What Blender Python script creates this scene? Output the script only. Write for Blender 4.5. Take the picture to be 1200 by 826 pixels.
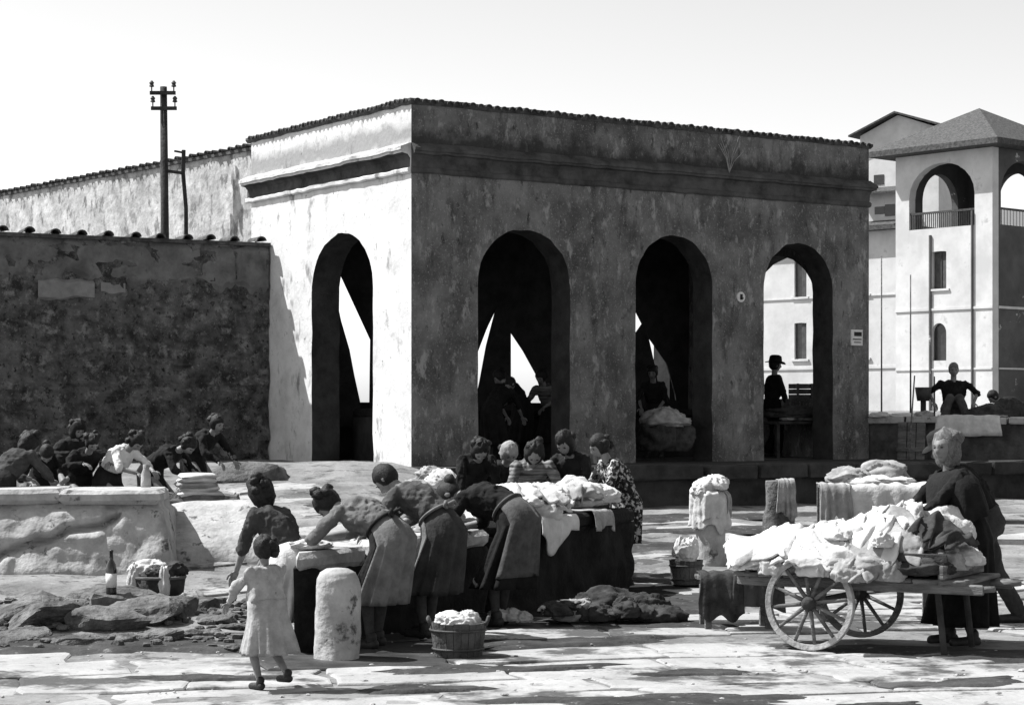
import bpy, math, random
import numpy as np
from mathutils import Vector, Matrix
random.seed(7); RNG = np.random.default_rng(7)
for o in list(bpy.data.objects): bpy.data.objects.remove(o)
SC = bpy.context.scene
COL = SC.collection
# ------------------------------------------------------------------ camera
CAMZ = 1.75; F = 2400.0; HZ = 485.0
cam = bpy.data.cameras.new('camera'); camo = bpy.data.objects.new('camera', cam); COL.objects.link(camo)
camo.location = (0, 0, CAMZ); camo.rotation_euler = (math.radians(90), 0, 0)
cam.lens = 72; cam.sensor_width = 36; cam.shift_y = 0.06; cam.clip_start = .1; cam.clip_end = 3000
SC.camera = camo
# ------------------------------------------------------------------ light
SX, SY, SZ = -.975, .22, 1.33
w = bpy.data.worlds.new('World'); SC.world = w; w.use_nodes = True
nt = w.node_tree; nt.nodes.clear()
sky = nt.nodes.new('ShaderNodeTexSky'); sky.sky_type = 'NISHITA'; sky.sun_disc = False
sky.sun_elevation = math.atan2(SZ, math.hypot(SX, SY)); sky.sun_rotation = math.atan2(SX, SY) % (2*math.pi)
sky.dust_density = 1.0; sky.air_density = 1.0; sky.ozone_density = 1.0
bw = nt.nodes.new('ShaderNodeRGBToBW'); bg = nt.nodes.new('ShaderNodeBackground'); wo = nt.nodes.new('ShaderNodeOutputWorld')
bg.inputs['Strength'].default_value = .122
nt.links.new(sky.outputs[0], bw.inputs[0]); nt.links.new(bw.outputs[0], bg.inputs[0]); nt.links.new(bg.outputs[0], wo.inputs[0])
sun = bpy.data.lights.new('sun', 'SUN'); suno = bpy.data.objects.new('sun', sun); COL.objects.link(suno)
sun.energy = 5.0; sun.angle = math.radians(.5); sun.color = (1, 1, 1)
suno.rotation_euler = Vector((SX, SY, SZ)).to_track_quat('Z', 'Y').to_euler(); suno.location = (-20, 10, 30)
SC.view_settings.view_transform = 'Standard'; SC.view_settings.look = 'None'
SC.view_settings.exposure = 0.95; SC.view_settings.gamma = 1; SC.view_settings.use_curve_mapping = False
SC.render.engine = 'CYCLES'

# ------------------------------------------------------------------ numpy noise
def _h(i, j, k):
    n = (i*374761393 + j*668265263 + k*2147483647) & 0xFFFFFFFF
    n = ((n ^ (n >> 13))*1274126177) & 0xFFFFFFFF
    return ((n ^ (n >> 16)) & 0xFFFF)/32767.5 - 1
def vnoise(p):
    p = np.asarray(p, float); f = np.floor(p); i = f.astype(np.int64) + 5000; t = p - f; t = t*t*(3 - 2*t)
    r = 0
    for a in (0, 1):
        wa = t[:, 0] if a else 1 - t[:, 0]
        for b in (0, 1):
            wb = t[:, 1] if b else 1 - t[:, 1]
            for c in (0, 1):
                wc = t[:, 2] if c else 1 - t[:, 2]
                r = r + wa*wb*wc*_h(i[:, 0]+a, i[:, 1]+b, i[:, 2]+c)
    return r
def fbm(p, oct=3):
    p = np.asarray(p, float); r = 0; a = 1; 
    for o in range(oct): r = r + a*vnoise(p*2**o + 17.3*o); a *= .5
    return r
def ridge(p, oct=2):
    p = np.asarray(p, float); r = 0; a = 1
    for o in range(oct): r = r + a*(1 - 2*np.abs(vnoise(p*2**o + 31.7*o))); a *= .5
    return r
def sstep(a, b, x):
    t = np.clip((x - a)/(b - a), 0, 1); return t*t*(3 - 2*t)

# ------------------------------------------------------------------ materials
MATS = {}
def mat(name, lo, hi=None, scale=4.0, rough=.9, bump=.3, bscale=None, stretch=(1, 1, 1), spec=.2, fine=None, bias=.5, width=.25, coords='pos', extra=None, band=None):
    """grey procedural: colour runs lo..hi through a noise; bump from a finer noise"""
    if name in MATS: return MATS[name]
    m = bpy.data.materials.new(name); m.use_nodes = True; t = m.node_tree; n = t.nodes; L = t.links
    b = n['Principled BSDF']; b.inputs['Roughness'].default_value = rough; b.inputs['Specular IOR Level'].default_value = spec
    if hi is None: hi = lo
    if coords == 'pos': src = n.new('ShaderNodeNewGeometry').outputs['Position']
    else: src = n.new('ShaderNodeTexCoord').outputs['Object']
    mp = n.new('ShaderNodeMapping'); mp.inputs['Scale'].default_value = stretch; L.new(src, mp.inputs['Vector'])
    nz = n.new('ShaderNodeTexNoise'); nz.inputs['Scale'].default_value = scale; nz.inputs['Detail'].default_value = 9; nz.inputs['Roughness'].default_value = .65
    L.new(mp.outputs[0], nz.inputs['Vector'])
    r = n.new('ShaderNodeValToRGB'); e = r.color_ramp.elements
    e[0].position = bias - width/2; e[1].position = bias + width/2
    e[0].color = (lo, lo, lo, 1); e[1].color = (hi, hi, hi, 1)
    L.new(nz.outputs['Fac'], r.inputs[0]); out = r.outputs[0]
    def layer(out, scale, lo2, hi2, fac, stretch2=(1, 1, 1), detail=6):
        mp2 = n.new('ShaderNodeMapping'); mp2.inputs['Scale'].default_value = stretch2; L.new(src, mp2.inputs['Vector'])
        z = n.new('ShaderNodeTexNoise'); z.inputs['Scale'].default_value = scale; z.inputs['Detail'].default_value = detail; z.inputs['Roughness'].default_value = .7
        L.new(mp2.outputs[0], z.inputs['Vector'])
        rr = n.new('ShaderNodeValToRGB'); q = rr.color_ramp.elements
        q[0].position = lo2; q[1].position = hi2; q[0].color = (0, 0, 0, 1); q[1].color = (1, 1, 1, 1)
        L.new(z.outputs['Fac'], rr.inputs[0])
        mx = n.new('ShaderNodeMix'); mx.data_type = 'RGBA'; mx.blend_type = 'MIX'
        L.new(rr.outputs[0], mx.inputs[0]); L.new(out, mx.inputs[6]); mx.inputs[7].default_value = (fac, fac, fac, 1)
        return mx.outputs[2]
    for ex in (extra or []): out = layer(out, *ex)
    if band:     # a ragged soot stain along one course of the wall
        z0, half, val, st = band
        sx = n.new('ShaderNodeSeparateXYZ'); L.new(n.new('ShaderNodeNewGeometry').outputs['Position'], sx.inputs[0])
        def M(op, a, b_=None):
            q = n.new('ShaderNodeMath'); q.operation = op
            for i, x in enumerate((a, b_)):
                if x is None: continue
                if isinstance(x, (int, float)): q.inputs[i].default_value = x
                else: L.new(x, q.inputs[i])
            return q.outputs[0]
        d = M('DIVIDE', M('ABSOLUTE', M('SUBTRACT', sx.outputs['Z'], z0)), half)
        zn = n.new('ShaderNodeTexNoise'); zn.inputs['Scale'].default_value = 2.2; zn.inputs['Detail'].default_value = 8; zn.inputs['Roughness'].default_value = .7
        L.new(src, zn.inputs['Vector'])
        f = M('SUBTRACT', M('MULTIPLY', zn.outputs['Fac'], 2.6), M('ADD', d, .35)); f = M('MULTIPLY', f, 1.6)
        q = n.new('ShaderNodeClamp'); L.new(f, q.inputs[0]); f = M('MULTIPLY', q.outputs[0], st)
        mx = n.new('ShaderNodeMix'); mx.data_type = 'RGBA'; L.new(f, mx.inputs[0]); L.new(out, mx.inputs[6]); mx.inputs[7].default_value = (val, val, val, 1); out = mx.outputs[2]
    L.new(out, b.inputs['Base Color'])
    if bump:
        z2 = n.new('ShaderNodeTexNoise'); z2.inputs['Scale'].default_value = bscale or scale*5; z2.inputs['Detail'].default_value = 6
        L.new(mp.outputs[0], z2.inputs['Vector'])
        bp = n.new('ShaderNodeBump'); bp.inputs['Strength'].default_value = bump; bp.inputs['Distance'].default_value = .03
        L.new(z2.outputs['Fac'], bp.inputs['Height']); L.new(bp.outputs[0], b.inputs['Normal'])
    MATS[name] = m; return m
M_sunlit = mat('sunlit_toned_plaster', .40, .60, 2.2, bump=.25, bscale=14, width=.3, bias=.42, band=(5.86, .28, .12, .7),
                 extra=[(3.2, .57, .68, .20, (1, 1, .45)), (9., .62, .72, .14), (1.1, .6, .72, .3)])  # end wall plaster, sunlight put into its paler colour, plus stains
M_facade = mat('weathered_shade_plaster', .065, .165, 1.5, bump=.6, bscale=12, width=.26, band=(5.68, .34, .022, .85),
               extra=[(2.4, .53, .68, .045, (1, 1, .3)), (6.5, .55, .66, .24, (1, 1, .5)), (9., .57, .69, .035, (1, 1, .45)), (34., .57, .68, .27)])  # darker copy of the end wall plaster; shade put into the colour, plus stains
M_cornice = mat('soot_shade_plaster', .028, .085, 3., bump=.5, width=.3)  # soot, and the shade painted into the end cornice's cove
M_rubble = mat('damp_rubble', .020, .10, 3.2, bump=1., bscale=9, width=.26, extra=[(5., .53, .64, .16), (11., .55, .64, .014), (1.2, .56, .7, .11), (26., .6, .68, .2)])
M_oldcoat = mat('old_render_coat', .07, .15, 3., bump=.5, width=.3, extra=[(8., .6, .7, .045)])
M_oldpatch = mat('pale_render_patch', .14, .2, 5., bump=.4)
M_stucco = mat('stained_stucco', .26, .46, 3., bump=.5, bscale=12, width=.24, extra=[(5., .52, .62, .15, (1, 1, .6)), (2., .6, .7, .2)])
M_tile = mat('clay_tile', .035, .09, 8., bump=.4)
M_jamb = mat('shade_jamb_plaster', .02, .05, 3., bump=.5, width=.3)  # arch reveals darkened, their shade put into the colour
M_inside = mat('shade_dark_interior', .012, .028, 3., bump=.3)  # interior shade put into a near-black wall colour
M_ground = mat('trodden_earth', .09, .22, 1.1, bump=.8, bscale=9, width=.3, extra=[(3.5, .53, .64, .05), (9., .60, .7, .26), (24., .6, .7, .04)])
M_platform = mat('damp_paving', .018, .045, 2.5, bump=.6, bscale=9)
M_flag = mat('worn_flagstone', .22, .34, 1.3, bump=.6, bscale=8, width=.35, extra=[(.85, .505, .58, .06), (6., .60, .68, .08), (22., .61, .70, .13)])
M_stone = mat('pale_stone', .22, .40, 4., bump=.9, bscale=10, width=.35, extra=[(6., .58, .66, .07)])
M_wet = mat('wet_stone', .008, .018, 5., rough=.9, bump=.5, spec=.08)
M_rock = mat('dark_rubble_stone', .035, .14, 4., bump=.9, width=.3, extra=[(7., .58, .68, .03)])
M_wood = mat('grey_wood', .07, .16, 3., bump=.5, stretch=(1, 1, 6))
M_basket = mat('dark_tub_wood', .04, .09, 6., bump=.5)
M_mud_shade = mat('damp_earth_shade', .014, .05, 2.4, bump=.8, bscale=12, width=.3, extra=[(8., .60, .68, .16), (25., .6, .68, .01)])
M_darkwood = mat('dark_wood', .02, .05, 5., bump=.5)
M_palewood = mat('pale_wood', .22, .38, 6., bump=.4)
M_linen = mat('white_linen', .38, .54, 5., bump=.35, rough=.95, bscale=24)
M_grey_cloth = mat('grey_cloth', .16, .3, 7., bump=.2, rough=.95, bscale=30)
M_dark_cloth = mat('dark_cloth', .018, .05, 8., bump=.25, rough=.95, bscale=30)
M_skin = mat('skin', .13, .19, 12., bump=.0, rough=.6, spec=.35)
M_lips = mat('lips', .12, .15, 12., bump=0); M_eye = mat('eye', .02, .03, 9., bump=0, rough=.3)
M_hair = mat('dark_hair', .006, .016, 40., bump=.3, bscale=120, rough=.6)
M_hairg = mat('grey_hair', .06, .14, 40., bump=.3, bscale=120, rough=.6)
M_leather = mat('black_leather', .015, .03, 20., bump=.2, rough=.5)
M_stock_shade = mat('stocking_shade', .03, .05, 20., bump=0)  # stockings this dark put the shade around the legs into their colour
M_iron = mat('dark_iron', .03, .06, 9., bump=.2, rough=.6)
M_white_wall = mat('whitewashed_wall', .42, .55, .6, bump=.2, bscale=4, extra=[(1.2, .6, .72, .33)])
M_shade_wall = mat('shade_toned_wall', .06, .10, .6, bump=.2, bscale=4, extra=[(.9, .62, .66, .5)])  # shaded faces of the white tower, shade put into the wall colour
M_glass = mat('dark_window_glass', .015, .03, 3., bump=0, rough=.25, spec=.5)
M_shutter = mat('slatted_shutter', .05, .08, 5., bump=.2)
M_sign = mat('white_enamel', .5, .6, 30., bump=0, rough=.5); M_ink = mat('black_paint', .02, .03, 30., bump=0)

# ------------------------------------------------------------------ mesh builder
class MB:
    def __init__(s): s.v = []; s.f = []; s.m = []; s.n = 0
    def add(s, v, f, mi=0):
        v = np.asarray(v, float); s.v.append(v)
        for q in f: s.f.append(tuple(int(a) + s.n for a in q)); s.m.append(mi)
        s.n += len(v); return s
    def box(s, c, size, rot=None, mi=0, jit=0):
        x, y, z = [a/2 for a in size]
        v = np.array([(-x,-y,-z),(x,-y,-z),(x,y,-z),(-x,y,-z),(-x,-y,z),(x,-y,z),(x,y,z),(-x,y,z)])
        if jit: v = v + RNG.uniform(-jit, jit, v.shape)
        if rot is not None: v = v @ np.array(rot).T
        return s.add(v + np.array(c), [(0,3,2,1),(4,5,6,7),(0,1,5,4),(1,2,6,5),(2,3,7,6),(3,0,4,7)], mi)
    def bbox(s, a, b, mi=0):
        a = np.array(a); b = np.array(b); return s.box((a+b)/2, b-a, mi=mi)
    def bevbox(s, c, size, bev=.02, rotz=0., jit=0., mi=0):
        x, y, z = [a/2 for a in size]; rings = []
        for zz, k in ((-z, bev), (-z+bev, 0), (z-bev, 0), (z, bev)):
            xx, yy = x-k, y-k
            pts = []
            for (ax, ay, bx_, by_) in ((-1,-1,1,-1),(1,-1,1,1),(1,1,-1,1),(-1,1,-1,-1)):
                for u in (0.04, .36, .68):
                    pts.append(((ax+(bx_-ax)*u)*xx, (ay+(by_-ay)*u)*yy, zz))
            rings.append(np.array(pts))
        R = np.array([[math.cos(rotz), -math.sin(rotz), 0],[math.sin(rotz), math.cos(rotz), 0],[0,0,1]])
        rings = [(r + RNG.uniform(-jit, jit, r.shape)) @ R.T + np.array(c) for r in rings]
        return s.loft(rings, mi)
    def loft(s, rings, mi=0, cap=True, closed=True):
        n = len(rings[0]); v = np.concatenate([np.asarray(r, float) for r in rings]); f = []
        m = n if closed else n-1
        for i in range(len(rings)-1):
            for j in range(m):
                k = (j+1) % n; f.append((i*n+j, i*n+k, (i+1)*n+k, (i+1)*n+j))
        if cap: f.append(tuple(range(n-1, -1, -1))); f.append(tuple((len(rings)-1)*n + j for j in range(n)))
        return s.add(v, f, mi)
    def tube(s, pts, rad, seg=8, mi=0, cap=True, flat=1.0):
        pts = [np.array(p, float) for p in pts]; rad = list(rad) if hasattr(rad, '__len__') else [rad]*len(pts)
        rings = []; prev = None
        for i, p in enumerate(pts):
            d = pts[min(i+1, len(pts)-1)] - pts[max(i-1, 0)]; d = d/(np.linalg.norm(d)+1e-9)
            if prev is None:
                a = np.array((0, 0, 1.)) if abs(d[2]) < .9 else np.array((1., 0, 0)); u = np.cross(d, a)
            else: u = prev - d*np.dot(prev, d)
            u /= np.linalg.norm(u)+1e-9; prev = u; w_ = np.cross(d, u)
            rings.append(np.array([p + rad[i]*(math.cos(t)*u + flat*math.sin(t)*w_) for t in np.linspace(0, 2*math.pi, seg, endpoint=False)]))
        return s.loft(rings, mi, cap)
    def capsule(s, a, b, ra, rb, seg=12, mi=0):
        a = np.array(a, float); b = np.array(b, float); d = b-a; L = np.linalg.norm(d)+1e-9; d /= L
        pts = []; rad = []
        for t in (1.45, 1.1, .7, .35): pts.append(a - d*ra*math.sin(t)); rad.append(ra*math.cos(t))
        pts += [a, b]; rad += [ra, rb]
        for t in (.35, .7, 1.1, 1.45): pts.append(b + d*rb*math.sin(t)); rad.append(rb*math.cos(t))
        return s.tube(pts, rad, seg, mi)
    def ell(s, c, r, seg=16, rings=10, rot=None, mi=0):
        v = [(0, 0, -1)]
        for i in range(1, rings):
            th = math.pi*i/rings
            for j in range(seg): v.append((math.sin(th)*math.cos(2*math.pi*j/seg), math.sin(th)*math.sin(2*math.pi*j/seg), -math.cos(th)))
        v.append((0, 0, 1)); v = np.array(v)*np.array(r)
        if rot is not None: v = v @ np.array(rot).T
        f = [(0, 1+(j+1) % seg, 1+j) for j in range(seg)]
        for i in range(rings-2):
            for j in range(seg): k = (j+1) % seg; f.append((1+i*seg+j, 1+i*seg+k, 1+(i+1)*seg+k, 1+(i+1)*seg+j))
        e = len(v)-1; b = 1+(rings-2)*seg
        f += [(b+j, b+(j+1) % seg, e) for j in range(seg)]
        return s.add(v + np.array(c), f, mi)
    def lathe(s, prof, seg=24, c=(0, 0, 0), mi=0, wob=0):
        rings = []
        for r, z in prof:
            a = np.linspace(0, 2*math.pi, seg, endpoint=False); rr = r + wob*np.sin(a*3+z*9)*r
            rings.append(np.stack([c[0]+rr*np.cos(a), c[1]+rr*np.sin(a), np.full(seg, c[2]+z)], 1))
        return s.loft(rings, mi)
    def grid(s, P, mi=0, thick=0.0):
        """P: (n,m,3) array"""
        n, m, _ = P.shape; f = []
        for i in range(n-1):
            for j in range(m-1): f.append((i*m+j, i*m+j+1, (i+1)*m+j+1, (i+1)*m+j))
        return s.add(P.reshape(-1, 3), f, mi)
    def verts(s): return np.concatenate(s.v)
    def warp(s, fn):
        V = fn(s.verts()); i = 0
        for k in range(len(s.v)): n = len(s.v[k]); s.v[k] = V[i:i+n]; i += n
        return s
    def mesh(s, name, mats, smooth=False):
        me = bpy.data.meshes.new(name); me.from_pydata(s.verts().tolist(), [], s.f)
        for m in (mats if isinstance(mats, (list, tuple)) else [mats]): me.materials.append(m)
        me.polygons.foreach_set('material_index', s.m)
        if smooth: me.polygons.foreach_set('use_smooth', [True]*len(me.polygons))
        me.update(); return me
    def build(s, name, mats, parent=None, smooth=False, **kw):
        return link(name, s.mesh(name, mats, smooth), parent, **kw)
def link(name, me, parent=None, label=None, cat=None, group=None, kind=None, loc=None, rotz=None):
    o = bpy.data.objects.new(name, me); COL.objects.link(o)
    if parent is not None: o.parent = parent
    if loc is not None: o.location = loc
    if rotz is not None: o.rotation_euler = (0, 0, rotz)
    if label: o['label'] = label
    if cat: o['category'] = cat
    if group: o['group'] = group
    if kind: o['kind'] = kind
    return o
def thing(name, label, cat, loc=(0, 0, 0), rotz=0., group=None): return link(name, None, None, label, cat, group, None, loc, rotz)
def solid(o, t, off=0):
    m = o.modifiers.new('thickness', 'SOLIDIFY'); m.thickness = t; m.offset = off; return o
def at(x, y, D): return np.array(((x-600)/F*D, D, CAMZ-(y-HZ)/F*D))
def X_(x, D): return (x-600)/F*D

# ------------------------------------------------------------------ place frame
C0 = np.array((-1.475, 30.0)); U = np.array((.831, .5563)); V = np.array((-.5563, .831)); FLOOR = 1.0; LEN = 9.13; DEP = 5.2
def bw_(u, v, z): p = C0 + U*u + V*v; return np.array((p[0], p[1], z))
def gz(x, y):
    x = np.asarray(x, float); y = np.asarray(y, float)
    t = np.clip((y-19)/11, 0, 1); t = t*.6 + .4*t*t*(3-2*t)
    r = sstep(-2.2, .4, x - (y-24)*.08)
    z = t*(1.0*(1-r) + .40*r)
    # behind the building the level is the floor's, then climbs gently to the far houses
    back = (x-C0[0])*V[0] + (y-C0[1])*V[1]
    z = np.where(back > .2, np.maximum(z, FLOOR - .12), z)
    z = z + 1.0*sstep(45, 85, y)
    # mound of rubble bottom left
    z = z + .20*np.exp(-((x+3.35)/1.0)**2 - ((y-16.6)/1.0)**2)
    # lit heap of spoil against the left face
    z = z + .10*np.exp(-((x+2.3)/.8)**2 - ((y-29.0)/1.2)**2)
    return z
def gz1(x, y): return float(gz(np.array([x]), np.array([y]))[0])
# ------------------------------------------------------------------ ground
def axis(segs):
    out = []
    for a, b, n in segs: out += list(np.linspace(a, b, n, endpoint=False))
    return np.array(out + [segs[-1][1]])
xs = axis([(-600, -60, 10), (-60, -12, 20), (-12, 10, 170), (10, 60, 20), (60, 600, 10)])
ys = axis([(-60, 8, 12), (8, 36, 210), (36, 60, 40), (60, 130, 30), (130, 1500, 14)])
GX, GY = np.meshgrid(xs, ys); fx, fy = GX.ravel(), GY.ravel()
Z = gz(fx, fy); near = (np.abs(fx) < 12) & (fy < 36)
P3 = np.stack([fx, fy, np.zeros_like(fx)], 1)
Z = Z + np.where(near, (.008 + .016*sstep(17, 21, fy))*fbm(P3*1.7, 4) + .016*fbm(P3*.8+3, 3), 0)
MB().grid(np.stack([fx, fy, Z], 1).reshape(len(ys), len(xs), 3)).build('ground', M_ground, smooth=True, kind='structure')

# ------------------------------------------------------------------ walls with arches
def arch_wall(o, d, n, L0, L1, z0, z1, T, ops, jit=.009, narc=26, seed=0):
    """o: plan origin; d: along; n: inward; ops: (a,b,sill,spring,top)"""
    mb = MB(); o = np.array(o); d = np.array(d); n = np.array(n); rng = np.random.default_rng(seed)
    def p(l, t, z):
        q = o + d*l + n*t; return (q[0], q[1], z)
    def quadcol(pts_lo, pts_hi, jamb=False):   # two polylines of (l,z)
        k = len(pts_lo); v = []
        for t in (0, T):
            for (l, z) in list(pts_lo)+list(pts_hi): v.append(p(l, t, z))
        f = []; m = 2*k
        for i in range(k-1):
            f.append((i, i+1, k+i+1, k+i)); f.append((m+i+1, m+i, m+k+i, m+k+i+1))
            f.append((i+1, i, m+i, m+i+1)); f.append((k+i, k+i+1, m+k+i+1, m+k+i))
        f.append((0, k, m+k, m)); f.append((k-1, m+k-1, m+2*k-1, 2*k-1))
        mb.add(v, f)
        if jamb:
            for i in range(k-1): mb.m[len(mb.m)-len(f)+4*i+2] = 1
    cur = L0
    for (a, b, sill, spring, top) in sorted(ops):
        ls = np.linspace(cur, a, 6)
        zs = np.linspace(z0, spring, 12)
        ja = rng.normal(0, jit, 12); ja[0] = ja[-1] = 0
        # pier, built in rows so its edge can wander
        v = []; f = []
        e0 = prev_edge if cur > L0 else np.zeros(12)
        for t in (0, T):
            for i in range(12):
                v.append(p(cur + (e0[i] if cur > L0 else 0), t, zs[i])); v.append(p(a + ja[i], t, zs[i]))
        for i in range(11):
            k = 2*i; q = 24
            f += [(k, k+1, k+3, k+2), (q+k+1, q+k, q+k+2, q+k+3), (k+1, q+k+1, q+k+3, k+3), (q+k, k, k+2, q+k+2)]
        mb.add(v, f)
        for i in range(11):
            mb.m[len(mb.m)-44+4*i+2] = 1
            if cur > L0: mb.m[len(mb.m)-44+4*i+3] = 1
        quadcol([(cur, spring), (a, spring)], [(cur, z1), (a, z1)])
        c = (a+b)/2; rx = (b-a)/2; rz = top-spring
        th = np.linspace(math.pi, 0, narc+1); jr = 1 + rng.normal(0, jit*.8, narc+1); jr[0] = jr[-1] = 1
        arc = [(c+rx*math.cos(t)*j, spring+rz*math.sin(t)*j) for t, j in zip(th, jr)]
        quadcol(arc, [(l, z1) for l, _ in arc], True)
        if sill > z0 + .01: quadcol([(a-.01, z0), (b+.01, z0)], [(a-.01, sill), (b+.01, sill)])
        cur = b; prev_edge = rng.normal(0, jit, 12); prev_edge[0] = prev_edge[-1] = 0
    v = []; f = []; zs = np.linspace(z0, ops[-1][3] if ops else z1, 12)
    if ops:
        for t in (0, T):
            for i in range(12): v.append(p(cur + prev_edge[i], t, zs[i])); v.append(p(L1, t, zs[i]))
        for i in range(11):
            k = 2*i; q = 24
            f += [(k, k+1, k+3, k+2), (q+k+1, q+k, q+k+2, q+k+3), (k+1, q+k+1, q+k+3, k+3), (q+k, k, k+2, q+k+2)]
        mb.add(v, f)
        for i in range(11): mb.m[len(mb.m)-44+4*i+3] = 1
        quadcol([(cur, ops[-1][3]), (L1, ops[-1][3])], [(cur, z1), (L1, z1)])
    else: quadcol([(L0, z0), (L1, z0)], [(L0, z1), (L1, z1)])
    return mb
TOP = 6.30; ZB = .2
wh = thing('wash_house', 'large plastered wash house with tall round arches and moulded cornice', 'building', (C0[0], C0[1], 0))
def toloc(v): return v - np.array((C0[0], C0[1], 0))
SP, TP = 3.72, 4.55
front = arch_wall(C0, U, V, .5, LEN, ZB, TOP, .5, [(1.16, 2.85, ZB, SP, TP), (4.12, 5.68, ZB, SP+.08, TP+.05), (6.77, 8.30, ZB, SP+.10, TP+.05)], seed=1)
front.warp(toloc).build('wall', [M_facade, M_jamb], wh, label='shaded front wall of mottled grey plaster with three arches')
left = arch_wall(C0, V, U, 0, DEP, ZB, TOP, .5, [(1.12, 3.07, ZB, SP-.05, TP)], seed=2)
left.warp(toloc).build('wall', [M_sunlit, M_jamb, M_facade], wh, label='sunlit pale end wall with one arch')
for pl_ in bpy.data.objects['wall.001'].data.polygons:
    if abs(pl_.normal.x*V[0]+pl_.normal.y*V[1]) > .9 and pl_.center.x*V[0]+pl_.center.y*V[1] < .05: pl_.material_index = 2  # corner pier's front face takes the shade-toned plaster
right = arch_wall(C0 + V*.5 + U*LEN, V, -U, 0, DEP-.5, ZB, TOP, .45, [(.35, 2.55, 2.02, SP-.05, TP)], seed=3)
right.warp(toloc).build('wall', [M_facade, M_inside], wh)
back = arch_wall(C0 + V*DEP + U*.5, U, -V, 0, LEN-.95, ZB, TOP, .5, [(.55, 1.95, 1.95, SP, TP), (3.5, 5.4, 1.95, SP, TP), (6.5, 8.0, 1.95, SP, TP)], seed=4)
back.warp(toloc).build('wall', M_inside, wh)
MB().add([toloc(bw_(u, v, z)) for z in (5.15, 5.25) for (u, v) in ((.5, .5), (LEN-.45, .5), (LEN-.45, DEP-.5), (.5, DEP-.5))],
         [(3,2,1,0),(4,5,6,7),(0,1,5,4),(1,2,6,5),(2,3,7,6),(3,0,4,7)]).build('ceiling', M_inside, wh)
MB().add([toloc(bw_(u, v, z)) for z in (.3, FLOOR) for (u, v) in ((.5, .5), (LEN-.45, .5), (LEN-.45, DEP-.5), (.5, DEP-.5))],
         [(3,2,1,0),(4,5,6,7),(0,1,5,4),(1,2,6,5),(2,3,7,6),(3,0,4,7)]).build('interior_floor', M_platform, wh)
# cornice: a profile swept along front and both ends
def sweep(path, prof, closed=False):
    """path: plan points; prof: (out, z); 'out' pushed to the right-hand side of travel"""
    mb = MB(); n = len(path); rings = []
    for i in range(n):
        p = np.array(path[i]); dirs = []
        if i > 0: q = p-np.array(path[i-1]); dirs.append(q/np.linalg.norm(q))
        if i < n-1: q = np.array(path[i+1])-p; dirs.append(q/np.linalg.norm(q))
        nn = sum(np.array((d[1], -d[0])) for d in dirs); nn /= np.linalg.norm(nn)
        k = 1/max(.3, np.dot(nn, np.array((dirs[0][1], -dirs[0][0]))))
        rings.append(np.array([(p[0]+nn[0]*o*k, p[1]+nn[1]*o*k, z) for o, z in prof]))
    return mb.loft(rings)
def sub(path, m):
    out = []
    for a, b in zip(path[:-1], path[1:]):
        for i in range(m): out.append(np.array(a)+(np.array(b)-np.array(a))*i/m)
    return out + [np.array(path[-1])]
PATH = [C0+V*(DEP+.12), C0, C0+U*LEN, C0+U*LEN+V*(DEP-.1)]
prof = [(-.05, 5.28), (.03, 5.28), (.055, 5.30), (.06, 5.34), (.045, 5.36), (.02, 5.37), (.02, 5.50), (.06, 5.55), (.155, 5.565), (.155, 5.60), (.185, 5.605), (.185, 5.65), (.03, 5.73), (-.05, 5.73)]
PF = [C0+V*.002, C0+U*LEN, C0+U*LEN+V*(DEP-.1)]; PL = [C0+V*(DEP+.12), C0+V*.0]
def wobble(v): return v + np.stack([np.zeros(len(v)), np.zeros(len(v)), .012*vnoise(v*6)], 1) + .008*np.stack([vnoise(v*9), vnoise(v*9+40), vnoise(v*9+80)], 1)
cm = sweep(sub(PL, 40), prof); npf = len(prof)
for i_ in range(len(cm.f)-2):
    if i_ % npf in (4, 5, 6, 7): cm.m[i_] = 1  # cove faces darkened to paint in their shade
cm.warp(wobble).warp(toloc).build('cornice', [M_sunlit, M_cornice], wh)
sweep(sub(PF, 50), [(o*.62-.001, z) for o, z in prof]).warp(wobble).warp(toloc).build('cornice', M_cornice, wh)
sweep(sub(PATH, 40), [(-.35, TOP-.01), (.02, TOP-.01), (.05, TOP+.03), (.05, TOP+.07), (-.35, TOP+.10)]).warp(wobble).warp(toloc).build('roof_edge', M_tile, wh)
def tile_mesh(L=.34, r=.085, t=.018):
    mb = MB(); rings = []
    for y, k in ((0, 1), (L, .86)):
        outer = [(math.cos(a)*r*k, y, math.sin(a)*r*k*.9) for a in np.linspace(0, math.pi, 9)]
        inner = [(math.cos(a)*(r-t)*k, y, math.sin(a)*(r-t)*k*.9) for a in np.linspace(math.pi, 0, 9)]
        rings.append(np.array(outer+inner))
    return mb.loft(rings).mesh('roof_tile', M_tile)
TILE = tile_mesh(); TILES = tile_mesh(.34, .062, .015); TILEB = tile_mesh(.5, .088, .02)
def tile_row(parent, base, p0, p1, z, n, me, yaw, out, jit=.01, wobz=.012):
    p0 = np.array(p0); p1 = np.array(p1)
    for i in range(n):
        q = p0 + (p1-p0)*(i+.5)/n
        o = link('roof_tile', me, parent, loc=(q[0]-base[0]+out[0]+random.uniform(-jit, jit), q[1]-base[1]+out[1], z+random.uniform(-wobz, wobz)))
        o.rotation_euler = (random.uniform(-.04, .04), random.uniform(-.06, .06), yaw + random.uniform(-.05, .05))
yawV = math.atan2(-V[0], V[1])        # tile axis (+y) along V
yawU = math.atan2(-U[0], U[1])
tile_row(wh, C0, C0, C0+U*LEN, TOP+.028, 66, TILES, yawV, -V*.08)
tile_row(wh, C0, C0, C0+V*DEP, TOP+.028, 38, TILES, yawU, -U*.07)
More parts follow.
